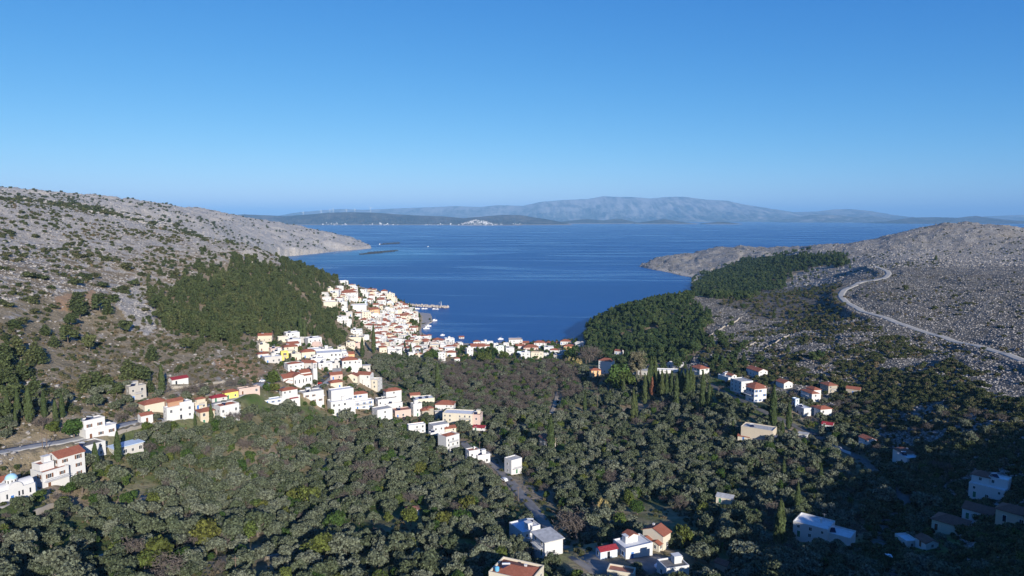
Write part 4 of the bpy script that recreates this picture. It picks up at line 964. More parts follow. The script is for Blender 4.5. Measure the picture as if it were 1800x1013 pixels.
H(1182,1024,56,26,30,.8,'flatd',label='white house with dark flat roof at bottom edge',lod=2,blocks=[(0,1,0,1,.9,'flatd'),(.7,1,.6,1,1.1,'flat')])
H(1092,1024,50,16,-10,.5,'flatr',wall='cream',label='low building with white edged terrace at bottom edge',lod=1)
H(1270,1007,27,15,-25,.7,'gabled',wall='stone',label='old stone hut with sagging brown roof',lm='old stone hut',name='hut',cat='hut',wmax=2)
H(1274,887,30,12,-10,.5,'shed',wall='cream',roofm='roofslab',label='small cream field hut with grey roof in clearing',lm='cream field hut',name='hut',cat='hut',wmax=2)
H(1333,780,60,26,-14,.55,'flatg',wall='beige',label='plain beige concrete box building with grey roof',lm='beige box building',lod=1,wmax=3)
H(1308,776,22,9,-10,.6,'gable',wall='cream',label='small red roofed lean to left of the beige box')
H(1448,960,104,27,-14,.5,wall='white',label='large white modern house half in the hill shadow',lm='shadowed white modern house',blocks=[(0,.62,0,1,1,'flat'),(.5,1,.1,.9,.72,'flat')],lod=2,wmax=5,chim=1)
# --- right side of the valley
H(1230,660,32,12,-52,.8,'hip',label='white house with red hipped roof above the cypress row',lm='hipped house above cypress row',lod=1,shut='shuttergreen')
H(1278,673,32,13,-52,.6,label='white two level house with flat terrace and red roof',blocks=[(0,1,0,.6,.7,'flat'),(.1,1,.4,1,1,'gable')],lod=1)
H(1303,692,38,22,-52,.8,'flatg',label='white flat roofed house beside the twin hipped house',lod=2)
H(1327,709,48,28,-52,.9,label='white house with twin red hipped roofs and blue balconies',lm='twin hipped white house',blocks=[(0,.7,.3,1,1,'hip'),(.35,1,0,.8,.98,'hip')],lod=2,shut='shutterblue',balc=[(.5,.5,.6,'f')])
H(1330,664,36,12,-52,.55,'gable',label='white house with long red gable roof on the rocky slope',lm='long red gable house',lod=1,chim=1)
H(1378,684,28,11,-52,.8,'gable',label='small white house with red gable roof on the slope')
H(1427,708,38,22,-52,.8,label='white two storey house with layered red hipped roofs',lm='layered roof house',blocks=[(0,1,0,.6,.78,'hip'),(0,.75,.4,1,1,'hip')],lod=2)
H(1456,692,28,15,-52,.8,'hip',wall='stone',label='tall stone house with pyramid red roof',lod=1,chim=1)
H(1500,694,24,11,-8,.6,'gable',wall='stone',label='stone barn with red gable roof on its own')
H(1398,715,12,14,-52,.8,'flat',wall='paleblue',label='narrow pale tower house beside the layered roof house')
H(1412,732,26,14,-52,.7,'flat',label='white terrace house with arched front below the slope',lod=1)
H(1442,738,36,20,-52,.8,label='white house with two red pyramid roofs at grove edge',lm='double pyramid roof house',blocks=[(0,.5,.1,.8,.9,'hip'),(.4,1,0,1,1,'hip')],lod=2)
H(1412,769,16,6,-10,.7,'slab',label='little white kiosk by the valley road',name='hut',cat='hut',wmax=1)
H(1455,752,20,6,-10,.7,'gables',wall='white',label='low shed with faded red roof below the pyramid roofs',name='shed',cat='shed')
H(1524,790,28,18,-52,.7,'gable',label='white house with red roof at the shadow edge',lm='red roof at shadow edge')
H(1590,820,54,18,-52,.6,label='white bungalow with turret chimney in the shade',lm='shaded bungalow with turret',blocks=[(0,.6,.3,1,1,'hipd'),(.45,1,0,.8,.85,'flat')],chim=1)
H(1738,882,62,40,-12,.75,label='white three level house with brown roof in hill shadow',lm='shaded three level house',blocks=[(0,1,0,.7,.62,'flat'),(0,.5,.35,1,1,'hipd'),(.45,1,.4,1,1.0,'flat')],lod=2)
H(1722,920,54,20,-14,.8,'gabled',label='white bungalow with brown gable roof in hill shadow',lod=1)
H(1670,941,58,20,-16,.8,'hipd',wall='cream',label='cream house with brown hipped roof in hill shadow',lm='shaded brown hipped house',lod=1)
H(1592,966,36,14,-52,.7,'flat',label='low white walled house beside the shaded road')
H(1628,968,36,14,-52,.8,'gabled',label='white cottage with pale red roof beside shaded road')
H(1785,925,60,22,-15,.7,'hipd',wall='beige',label='beige house with dark roof at right edge in shadow')
H(1066,657,28,24,-22,.7,label='tall white house with blue shaded side wall by big trees',lm='tall white house by plane trees',style='hip',lod=1,wmax=4)
H(1046,668,20,18,15,.7,'hip',wall='orange',label='narrow peach house with red roof in front of tall white house',lod=1)
H(1089,660,22,16,-8,.7,'flatr',label='plain white block with thin red roof edge',lod=1,wmax=3)
H(1088,624,16,7,-25,.7,'gable',label='little red roofed house in the forest shade')
H(1172,657,42,6,5,.3,'flat',label='long low white pavilion behind the cypress row',lod=1)
H(1187,648,28,8,-15,.7,'flatg',label='white house with grey roof behind low pavilion',lod=1)
H(1131,660,20,9,-20,.8,'slab',wall='white2',label='grey roofed hut under the eucalyptus')
# ------------------------------------------------------------------ naming by what stands near it
ORD = ['nearest', 'second nearest', 'third nearest', 'fourth nearest', 'fifth nearest', 'sixth nearest', 'seventh nearest', 'eighth nearest', 'ninth nearest', 'tenth nearest', 'eleventh nearest', 'twelfth nearest'] + [w + ' nearest' for w in 'thirteenth fourteenth fifteenth sixteenth seventeenth eighteenth nineteenth twentieth'.split()]
EXTRA = [('blue domed chapel', 20, 855), ('church bell tower', 549, 655), ('rock outcrop', 455, 440), ('orange earth scar', 135, 525), ('bare orange field', 425, 645), ('road bend', 1485, 520),
         ('pier', 740, 540), ('right hilltop', 1720, 395), ('bare cape', 1160, 460), ('bottom left corner', 5, 1005), ('bottom edge', 480, 1013), ('bottom edge under grove', 720, 1013), ('bottom right corner', 1790, 1005), ('left edge', 5, 600), ('left skyline', 60, 360), ('right edge', 1795, 560), ('top of the left pine wood', 470, 470), ('middle of the left pine wood', 430, 540), ('right end of left pine wood', 575, 520), ('left end of left pine wood', 290, 540), ('shore end of bayside wood', 1060, 575), ('top of the bayside wood', 1160, 525), ('middle of the bayside wood', 1120, 600), ('far wood', 1350, 480), ('middle of brown thicket', 900, 680), ('middle of the grove', 550, 800), ('left middle of grove', 330, 830), ('right middle of grove', 1120, 790), ('straight stretch of hill road', 1650, 592), ('quay', 750, 565)]
LQ = []
def name_later(o, desc, px, py, key): LQ.append((o, desc, px, py, key))
def resolve_labels():
    lm = LMARK + EXTRA; bins = {}
    for o, desc, px, py, key in LQ:
        best = sorted(((math.hypot(px - x, (py - y) * 1.3), n, x, y) for n, x, y in lm))[:1][0]
        d, n, x, y = best
        rel = ('right of' if px > x else 'left of') if abs(px - x) > abs(py - y) * 1.3 else ('below' if py > y else 'above')
        bins.setdefault((desc, rel, n), []).append((d, o, key))
    for (desc, rel, n), v in bins.items():
        v.sort(key=lambda q: q[0])
        for i, (d, o, key) in enumerate(v):
            if len(v) == 1: o['label'] = '%s %s the %s' % (desc, rel, n)
            elif i < len(ORD): o['label'] = '%s, %s %s the %s' % (desc, ORD[i], rel, n)
            else: o['label'] = '%s, one of several %s the %s' % (desc, rel, n)
            o['group'] = key
# ------------------------------------------------------------------ the packed houses of the harbour village
def village(poly, n, wr, hr, gap, rot=(-30, 30), seed=1, minz=1.0):
    rs = random.Random(seed); xs = [p[0] for p in poly]; ys = [p[1] for p in poly]; made = 0; tries = 0
    while made < n and tries < 6000:
        tries += 1
        px, py = rs.uniform(min(xs), max(xs)), rs.uniform(min(ys), max(ys))
        if not inside(poly, np.array([px]), np.array([py]))[0]: continue
        p = hit(px, py)
        if p is None or p[2] < minz: continue
        wpx = rs.uniform(*wr) * (900 / max(500, np.hypot(p[0], p[1]))) ** .5; hpx = rs.uniform(*hr); wm = wpx * np.hypot(p[0], p[1]) / F
        if any(math.hypot(p[0] - h[0], p[1] - h[1]) < (wm * .55 + h[2]) * gap for h in HOUSES): continue
        if any(h[3] - 2 < px < h[4] + 2 and h[5] + 3 < py < h[6] + 2 and h[7] < np.hypot(p[0], p[1]) and h[6] - h[5] > 14 for h in HOUSES[:90]): continue
        st = rs.choices(['flat', 'flatg', 'flatr', 'hip', 'gable', 'hipwall', 'flatd'], [24, 12, 8, 26, 16, 9, 4])[0]
        wl = rs.choices(['white', 'white2', 'cream', 'pink', 'beige', 'green', 'paleblue', 'orange'], [52, 14, 14, 4, 5, 2, 3, 1])[0]
        blocks = None
        if rs.random() < .4: blocks = [(0, 1, 0, .7, rs.uniform(.5, .7), rs.choice(['flat', 'flatr', 'flatg'])), (rs.choice([0, .25]), rs.choice([.75, 1]), .35, 1, 1, st)]
        sh = rs.choice([None, None, 'shutterbrown', 'shutterblue', 'shuttergreen'])
        r = house(px, py, wpx, hpx, rs.uniform(*rot), rs.uniform(.6, .95), st, wl, 'x', blocks=blocks, lod=0, shut=sh, chim=int(rs.random() < .15), solar=int(rs.random() < .2), seed=tries, wmax=9, group='village houses')
        rf = {'flat': 'flat roofed', 'flatg': 'grey roofed', 'flatr': 'red terraced', 'hip': 'red hipped', 'gable': 'red gabled', 'hipwall': 'red roofed parapet', 'flatd': 'dark roofed'}[st]
        wn = {'white': 'white', 'white2': 'off white', 'cream': 'cream', 'pink': 'pinkish', 'beige': 'beige', 'green': 'pale green', 'paleblue': 'pale blue', 'orange': 'peach'}[wl]
        name_later(r, ('stepped ' if blocks else '') + wn + ' ' + rf + ' house', px, py - hpx / 2, 'village houses'); made += 1
# landmarks in the dense village
for a in VIL_UP:
    st, wl = a[5], a[6]
    r = house(a[0], a[1], a[2], a[3], a[4], .7, st, wl, 'x', lod=1, group='village houses', solar=int(a[0] % 3 == 0), wmax=10)
    name_later(r, {'white': 'white', 'white2': 'off white', 'cream': 'cream', 'pink': 'pinkish', 'yellow': 'yellow', 'orange': 'peach'}[wl] + ' ' + {'flat': 'flat roofed', 'flatg': 'grey roofed', 'flatr': 'red terraced', 'flatd': 'dark roofed', 'hip': 'red hipped', 'gable': 'red gabled', 'gabley': 'red gabled', 'slab': 'slab roofed'}[st] + ' house', a[0], a[1] - a[3] / 2, 'village houses')
H(612,527,34,13,20,.7,'hip',label='large white house with big red hipped roof high in village',lm='big red hipped hillside house',lod=1)
H(604,500,16,6,15,.7,'flat',label='highest white house against the sea on the headland',lm='highest headland house')
H(580,541,26,10,8,.7,'flat',wall='cream',label='big blank cream house at the pine forest edge',lm='blank cream house by pines',wmax=2)
H(629,549,30,13,10,.7,'flat',label='big blank white house in upper village',lm='big blank white house',wmax=3)
H(656,552,22,8,25,.75,'gable',wall='orange',label='peach house with bright orange gable roof in the village',lm='orange gabled village house')
H(684,528,20,12,15,.8,'flat',wall='cream',label='tall cream house on the village skyline',lm='tall skyline house')
H(605,571,26,14,5,.7,'flat',wall='white',label='white house with layered balconies under pine slope',lm='layered balcony house',lod=1,blocks=[(0,1,0,.6,.6,'flat'),(0,.8,.3,1,1,'flat')])
H(639,561,26,13,10,.8,'flat',wall='cream',label='cream house with flat roof in mid village',lod=1)
H(706,582,19,10,8,.8,'flat',label='plain white cube in the middle of village',lm='plain white village cube',wmax=3)
H(727,556,14,7,8,.8,'flatr',wall='cream',label='cream house with red roof line at harbour front',lm='cream harbour house')
H(705,563,20,8,10,.7,'hip',wall='cream',label='cream house with low orange hipped roof near quay')
H(708,544,20,8,10,.7,'hip',label='white house with broad red hipped roof near pier root',lm='hipped house by pier root')
# waterfront row
WF = [('waterfront house with red stripe',906,607,25,10,4,'flatr','white'),('waterfront house with red dormer',838,611,13,11,5,'hip','white'),(None,851,611,13,10,8,'flat','white'),('blue shuttered white house',825,626,14,14,20,'flat','white'),
      (None,840,613,26,4,0,'gable','white'),(None,854,612,14,4,5,'gable','white'),('pale green waterfront house',878,623,16,15,5,'flat','green'),(None,896,624,16,13,8,'flat','white'),(None,803,637,11,7,10,'hip','white'),
      (None,811,600,10,8,8,'gable','white2'),(None,790,607,18,12,8,'flat','white'),(None,806,612,16,9,10,'flat','white'),(None,790,622,20,10,10,'flat','white'),('blank white house at dark reeds',776,635,14,15,12,'flat','white'),
      (None,924,631,17,12,-3,'flat','white'),(None,941,631,15,12,-3,'flatr','cream'),(None,951,630,9,11,-3,'flat','cream'),('big salmon roofed hall',932,616,28,5,8,'hip','pink'),(None,921,607,18,4,0,'gable','pink'),(None,914,613,16,5,4,'gable','white'),
      (None,948,612,20,10,4,'hip','white'),(None,966,610,16,7,4,'hip','white'),(None,965,619,17,9,0,'flat','white'),(None,974,623,14,8,0,'hip','white'),(None,988,628,13,11,-4,'flat','white2'),(None,960,628,10,6,-4,'flat','white'),
      ('red hipped house by sea wall',994,606,18,6,-4,'hip','white'),(None,982,606,9,4,-4,'gable','white'),(None,1001,614,20,5,-12,'hip','orange'),(None,980,631,14,7,0,'flat','concrete'),(None,890,611,10,8,0,'flatr','white'),(None,872,613,8,9,0,'flat','white'),(None,913,624,8,5,0,'flat','paleblue'),(None,862,606,10,5,0,'flat','white'),(None,1020,610,18,7,-20,'flatg','white')]
for lmk, px, py, w_, h_, r_, st, wl in WF:
    o = house(px, py, w_, h_, r_, .7, st, wl, 'x', lod=1, group='waterfront houses', lm=lmk, wmax=10, chim=int(px % 4 == 0))
    if lmk: o['label'] = lmk + (' at the bay' if len(lmk.split()) < 5 else ''); 
    else: name_later(o, {'white': 'white', 'white2': 'off white', 'cream': 'cream', 'pink': 'pinkish', 'yellow': 'pale yellow', 'orange': 'peach', 'concrete': 'grey', 'paleblue': 'pale blue', 'green': 'green'}[wl] + ' ' + {'flat': 'flat roofed', 'flatg': 'grey roofed', 'flatr': 'red terraced', 'hip': 'red hipped', 'gable': 'red gabled'}[st] + ' waterfront house', px, py - h_ / 2, 'waterfront houses')
V1 = [(565,520),(600,505),(625,506),(690,517),(720,533),(733,548),(731,556),(727,575),(729,588),(720,600),(690,598),(660,590),(640,572),(618,560),(600,548),(575,535)]
V2 = [(655,592),(720,592),(745,595),(790,606),(805,612),(800,628),(745,632),(720,628),(690,625),(664,618)]
V3 = [(700,540),(731,552),(729,586),(700,592),(665,585),(660,560)]
village(V3, 48, (10, 15.5), (5.2, 8), .60, seed=3)
village(V1, 56, (10.5, 17), (5.6, 8.5), .62, seed=1)
village(V2, 36, (10.5, 17), (6, 9.5), .62, seed=2)
village([(455,600),(500,590),(560,610),(600,630),(640,640),(640,655),(560,650),(500,650),(465,630)], 7, (15, 24), (8, 12), .75, seed=4)
def village_fill(polys, n, seed):
    rs = random.Random(seed); mb = MB(); made = 0; spots = []
    for _ in range(9000):
        if made >= n: break
        poly = rs.choice(polys); xs = [p[0] for p in poly]; ys = [p[1] for p in poly]; px, py = rs.uniform(min(xs), max(xs)), rs.uniform(min(ys), max(ys))
        if not inside(poly, np.array([px]), np.array([py]))[0]: continue
        p = hit(px, py)
        if p is None or p[2] < 1: continue
        w_ = rs.uniform(2.6, 4.6); d_ = w_ * rs.uniform(.7, 1); h_ = rs.uniform(3.2, 6.6)
        if any(math.hypot(p[0] - q[0], p[1] - q[1]) < (w_ * 1.1 + q[2]) * .62 for q in spots + [(h[0], h[1], h[2]) for h in HOUSES]): continue
        spots.append((p[0], p[1], w_ * 1.2)); made += 1; b0 = len(mb.V); wm = rs.choices([0, 2, 3], [6, 2, 2])[0]
        mb.box(-w_, w_, -d_, d_, -4, h_, wm)
        if rs.random() < .5: hip_roof(mb, -w_, w_, -d_, d_, h_ + .01, .4, .42); mb.M[-8:] = [1] * 8
        else: mb.ring(-w_ - .03, w_ + .03, -d_ - .03, d_ + .03, h_ + .01, h_ + .6, .25, wm)
        for k in range(rs.randint(2, 5)):
            wx, wz = rs.uniform(-w_ * .75, w_ * .75), rs.choice([1.0, 1.2, h_ - 1.9]); mb.box(wx - .45, wx + .45, -d_ - .04, -d_ + .02, wz, wz + 1.2, 4)
        a = rs.uniform(-.5, .5) - math.atan2(p[0], p[1]); ca, sa = math.cos(a), math.sin(a)
        for i in range(b0, len(mb.V)): x, y, z = mb.V[i]; mb.V[i] = (p[0] + x * ca - y * sa, p[1] + x * sa + y * ca, p[2] + z)
        HOUSES.append((p[0], p[1], w_ * 1.2, px - 5, px + 5, py - 8, py, float(np.hypot(p[0], p[1])), w_ * 2, d_ * 2, a))
    o = mk_obj('village_houses', mb.mesh('village_houses', [M['white'], M['tile'], M['cream'], M['white2'], M['glass']])); tag(o, 'small white and cream houses filling the gaps of the harbour village', kind='stuff')
village_fill([V1, V2, V3], 95, 8)
# ------------------------------------------------------------------ church with bell tower, chapel with dome
def church():
    r = house(522, 682, 64, 27, 22, .5, 'gable', 'white', 'white church with stepped red gable roofs and slim bell tower', name='church', cat='church', lod=2, wmax=0,
              blocks=[(0, .92, .1, .9, .72, 'gable'), (.30, .62, -.08, 1.05, .78, 'gabley'), (.58, .9, .22, .82, .92, 'gable'), (.02, .25, -.02, 1.0, .5, 'gabley'), (-.02, .14, -.22, .12, .3, 'shed')])
    h = HOUSES[-1]; W, D = h[8], h[9]
    for k in range(7):
        o = mk_obj('window', PANE, r, (-W / 2 + W * (.08 + .13 * k), -D * .4 - (D * .18 if .30 < .08 + .13 * k < .62 else 0) - .0, 2.2)); o.scale = (.55, 1, 1.7)
    t = MB(); s = W * .065; ht = 15.0; cx, cy = W * .5 + s * 1.15, -D * .05
    t.box(cx - s, cx + s, cy - s, cy + s, -5, ht * .62)
    for a, b in ((-1, -1), (1, -1), (1, 1), (-1, 1)): t.box(cx + a * s - (.5 if a > 0 else 0), cx + a * s + (.5 if a < 0 else 0), cy + b * s - (.5 if b > 0 else 0), cy + b * s + (.5 if b < 0 else 0), ht * .62, ht * .82)
    t.box(cx - s * 1.08, cx + s * 1.08, cy - s * 1.08, cy + s * 1.08, ht * .82, ht * .86)
    to = mk_obj('bell_tower', t.mesh('bell_tower', M['white']), r)
    q = MB(); hip_roof(q, cx - s, cx + s, cy - s, cy + s, ht * .865, .15, .9); mk_obj('tower_cap', q.mesh('tower_cap', M['tile']), to)
    b = MB(); b.lathe([(.55, 0), (.45, .35), (.3, .8), (.1, .95)], 10, cx=cx, cy=cy); mk_obj('bell', b.mesh('bell', M['rail']), to, (0, 0, ht * .68))
church()
def chapel():
    p = hit(26, 882); az_ = math.atan2(p[0], p[1]); r = empty('chapel', tuple(p + np.array([math.sin(az_) * 3.6, math.cos(az_) * 3.6, 0])), math.radians(24) - az_)
    tag(r, 'whitewashed chapel with pale blue dome beside the left road', 'chapel')
    w = MB(); w.box(-5.4, 5.2, -2.9, 2.9, -5, 4.3)
    n = 12
    for x0, x1, hw in ((-5.38, 5.18, 2.2),):     # long vault
        V = [(x, hw * math.cos(math.pi * k / n), 4.3 + hw * .8 * math.sin(math.pi * k / n)) for x in (x0, x1) for k in range(n + 1)]
        w.add(V, [(k, k + 1, n + 2 + k, n + 1 + k) for k in range(n)] + [tuple(range(n + 1)), tuple(range(2 * n + 1, n, -1))])
    V = [(-.6 + 2.1 * math.cos(math.pi * k / n), y, 4.3 + 2.0 * math.sin(math.pi * k / n)) for y in (-2.93, 2.93) for k in range(n + 1)]
    w.add(V, [(k, n + 1 + k, n + 2 + k, k + 1) for k in range(n)] + [tuple(range(n, -1, -1)), tuple(range(n + 1, 2 * n + 2))])
    w.lathe([(1.7, -4), (1.7, 3.2), (1.2, 3.9), (.1, 4.2)], 14, cx=5.2, cy=0)
    mk_obj('wall', w.mesh('wall', M['white']), r)
    d = MB(); d.lathe([(1.75, 5.2), (1.75, 7.0), (1.9, 7.05), (1.9, 7.2)], 16, cx=-.6); dr = mk_obj('drum', d.mesh('drum', M['white']), r)
    d = MB(); d.lathe([(1.78 * math.cos(a), 7.2 + 1.5 * math.sin(a)) for a in np.linspace(0, 1.5, 9)], 18, cx=-.6); dm = mk_obj('dome', d.mesh('dome', M['dome'], True), r)
    c = MB(); c.box(-.66, -.54, -.06, .06, 8.65, 9.7); c.box(-.95, -.25, -.045, .045, 9.25, 9.37); mk_obj('cross', c.mesh('cross', M['white']), dm)
    for k in range(6):
        a = -math.pi / 2 + (k - 2.5) * .62; o = mk_obj('window', PANE, dr, (-.6 + 1.76 * math.cos(a), 1.76 * math.sin(a), 5.75), a + math.pi / 2); o.scale = (.35, 1, .8)
    for x in (-3.4, .2, 1.3, 3.6): o = mk_obj('window', PANE, r, (x, -2.9, 1.4)); o.scale = (.5, 1, 1.25)
    mk_obj('door', DOOR['shutterblue'], r, (-1.9, -2.9, .1))
    HOUSES.append((p[0], p[1] + 3, 6.5, 0, 54, 832, 880, float(np.hypot(p[0], p[1])), 10, 6, 0))
chapel()
# ------------------------------------------------------------------ harbour: quay, breakwater, beacon, boats, fish cages
def prism(name, pix, z0, z1, mat):
    P = [at_z(a, b, 0)[:2] for a, b in pix]; n = len(P); V = [(p[0], p[1], z0) for p in P] + [(p[0], p[1], z1) for p in P]
    return mk_mesh(name, V, [tuple(range(n, 2 * n))] + [(k, (k + 1) % n, n + (k + 1) % n, n + k) for k in range(n)], mat)
o = mk_obj('quay', prism('quay', [(736,551),(757,553.2),(760.5,565.5),(741.5,577.5),(740.5,586),(758,596),(752,600),(728,586),(728,570)], -3, 1.6, M['paving'])); tag(o, kind='structure')
rs = random.Random(5)
bw = empty('breakwater', tuple(at_z(745, 539, 0))); tag(bw, 'long low rock breakwater reaching out from the village', 'breakwater')
A, B_ = at_z(714, 537.3, 0), at_z(783.5, 541.2, 0); dirv = (B_ - A) / np.linalg.norm(B_ - A); nv = np.array([-dirv[1], dirv[0], 0]); L_ = np.linalg.norm(B_ - A); q = MB()
P8 = [A + nv * -5, A + dirv * L_ + nv * -4, A + dirv * (L_ + 3), A + dirv * L_ + nv * 4, A + nv * 5]
n = len(P8); V = [tuple(p[:2]) + (-3,) for p in P8] + [tuple(p[:2]) + (1.9,) for p in P8]; q.add(V, [tuple(range(n, 2 * n))] + [(k, (k + 1) % n, n + (k + 1) % n, n + k) for k in range(n)])
o = mk_obj('deck', q.mesh('deck', M['gravel']), bw); o.location = -bw.location
rb = MB(); rr = np.random.default_rng(3)
for k in range(260):
    s = rr.uniform(0, L_ + 3); c = A + dirv * s + nv * rr.normal(4 if rr.random() < .6 else -4.5, 1.4); v, f = _ico((c[0], c[1], rr.uniform(-.2, 2.2)), tuple(rr.uniform(.8, 1.9, 3)), rr, .3); rb.add(v, f)
o = mk_obj('rock_armour', rb.mesh('rock_armour', M['rubble']), bw); o.location = -bw.location; o['kind'] = 'stuff'
p = at_z(775.5, 540.3, 0); bc = empty('beacon', (p[0], p[1], 1.9)); tag(bc, 'slim white harbour beacon near the breakwater tip', 'beacon')
q = MB(); q.lathe([(.9, 0), (.55, .4), (.45, 7.2), (.8, 7.3), (.8, 7.5)], 12); mk_obj('tower', q.mesh('tower', M['white'], True), bc)
q = MB(); q.lathe([(.4, 7.5), (.4, 8.4), (.5, 8.5), (.1, 9.1)], 12); mk_obj('lantern', q.mesh('lantern', M['shuttergreen']), bc)
p = at_z(772, 540.1, 0); bp = empty('flag_pole', (p[0], p[1], 1.9)); tag(bp, 'thin pale pole left of the harbour beacon', 'pole')
q = MB(); q.tube([(0,0,0),(0,0,6)], [.12,.08], 6); mk_obj('shaft', q.mesh('shaft', M['rail']), bp); q = MB(); q.box(-.5,.5,-.03,.03,5.2,5.9); mk_obj('board', q.mesh('board', M['white']), bp)
def hull(L, W, Hh):
    q = MB(); n = 9; V = []
    for k in range(n):
        t = k / (n - 1); w_ = W / 2 * (1 - max(0, (t - .45) / .55) ** 2.2) * (.85 + .15 * min(1, t * 5)); x = -L / 2 + L * t; sh = Hh * (1 + .35 * t * t)
        V += [(x, -w_, sh), (x, -w_ * .7, -.25), (x, w_ * .7, -.25), (x, w_, sh), (x, w_ * .85, sh * .72), (x, -w_ * .85, sh * .72)]
    Fc = []
    for k in range(n - 1):
        a, b = k * 6, k * 6 + 6
        for i, j in ((0, 1), (1, 2), (2, 3), (3, 4), (4, 5), (5, 0)): Fc.append((a + i, b + i, b + j, a + j))
    q.add(V, Fc + [(0, 1, 2, 3, 4, 5), tuple((n - 1) * 6 + i for i in (5, 4, 3, 2, 1, 0))]); return q.mesh('hull', M['hull'])
def boat(px, py, L, rz, label, mast=True, cabin=True):
    p = at_z(px, py, 0); r = empty('boat', (p[0], p[1], 0.12), rz); tag(r, label, 'boat', 'small boats in the harbour')
    mk_obj('hull', hull(L, L * .34, L * .12), r)
    if cabin: c = MB(); c.box(-L*.25, L*.08, -L*.11, L*.11, L*.09, L*.27); c.box(-L*.28, L*.11, -L*.125, L*.125, L*.272, L*.295); mk_obj('cabin', c.mesh('cabin', M['hull']), r)
    if mast: c = MB(); c.tube([(L*.16,0,L*.1),(L*.16,0,L*.85)], [.09,.06], 6); mk_obj('mast', c.mesh('mast', M['rail']), r)
for a in [(763.5,564.5,9,.5,'white boat with mast moored off the quay corner'),(753,574.3,8.5,.4,'upper of the two white boats moored side by side',),(749.5,578.4,8.5,.2,'lower of the two white boats moored side by side'),(728.5,543.8,11,.3,'white boat tied up at the pier root'),
          (735,543.6,6,.2,'small white boat beside the pier root'),(744,543.4,6,.2,'small white boat at the middle of the pier'),(749,543.5,5,.5,'tiny boat just right of the mid pier boat'),(763,543.9,6,.1,'small boat near the outer pier'),(769,544,5,.3,'tiny boat right of the outer pier boat'),
          (880,597,7,.2,'single white boat off the waterfront row'),(752.5,434,9,.3,'lone white boat far out in the bay'),(778,590,6,.4,'small boat in front of the corner houses')]: boat(*a[:5])
RINGM = []
q = MB(); nn = 22
V = []; Fc = []
for k in range(nn):
    for j in range(6):
        a, b = 2*math.pi*k/nn, 2*math.pi*j/6; V.append(((10 + 1.7*math.cos(b))*math.cos(a), (10 + 1.7*math.cos(b))*math.sin(a), 1.0 + 1.7*math.sin(b)))
for k in range(nn):
    for j in range(6): Fc.append((k*6+j, ((k+1)%nn)*6+j, ((k+1)%nn)*6+(j+1)%6, k*6+(j+1)%6))
q.add(V, Fc); RING = q.mesh('float_ring', M['float'])
q = MB(); q.lathe([(8.9, -.4), (8.9, .25), (4, .3), (.1, .3)], 22); NETM = q.mesh('net', M['float'])
q = MB()
for k in range(16):
    a = 2*math.pi*k/16; q.tube([(9.6*math.cos(a),9.6*math.sin(a),.6),(9.4*math.cos(a),9.4*math.sin(a),4.4)], [.3,.25], 4)
q.ring(-6.8,6.8,-6.8,6.8,3.6,4.2,.5); RAILM = q.mesh('handrail', M['float'])
def cage(px, py, key, first, ord_):
    p = at_z(px, py, 0); r = empty('fish_cage', (p[0], p[1], 0), rs.uniform(0, 3)); tag(r, '%s fish cage from the left, %s off the bare headland' % (['leftmost', 'second', 'third', 'fourth', 'fifth', 'sixth', 'seventh', 'eighth', 'ninth'][ord_], key), 'fish cage', 'fish cages off the headland')
    mk_obj('float_ring', RING, r); mk_obj('net', NETM, r); mk_obj('handrail', RAILM, r)
for row, (x0, y0, x1, y1, m_) in enumerate([(636,447.6,668,445.2,6),(644,446.6,690,442.6,9),(650,444.8,696,441.2,9)]):
    for k in range(m_): cage(x0 + (x1-x0)*k/(m_-1), y0 + (y1-y0)*k/(m_-1), ('front row', 'middle row', 'back row')[row] + ' of the near cluster', 0, k)
for row, (x0, y0, x1, y1, m_) in enumerate([(672,430.2,699,428.6,6),(676,428.8,700,427.2,5)]):
    for k in range(m_): cage(x0 + (x1-x0)*k/(m_-1), y0 + (y1-y0)*k/(m_-1), ('front row', 'back row')[row] + ' of the far cluster', 0, k)
p = at_z(669, 429.8, 0); r = empty('barge', (p[0], p[1], 0), .3); tag(r, 'white work barge at the end of the farther fish cages', 'barge')
q = MB(); q.box(-9,8,-3.4,3.4,-.5,1.4); mk_obj('hull', q.mesh('hull', M['hull']), r); q = MB(); q.box(-8,-2,-2.6,2.6,1.403,4); q.box(-8.4,-1.6,-2.9,2.9,4.003,4.2); mk_obj('cabin', q.mesh('cabin', M['white']), r)
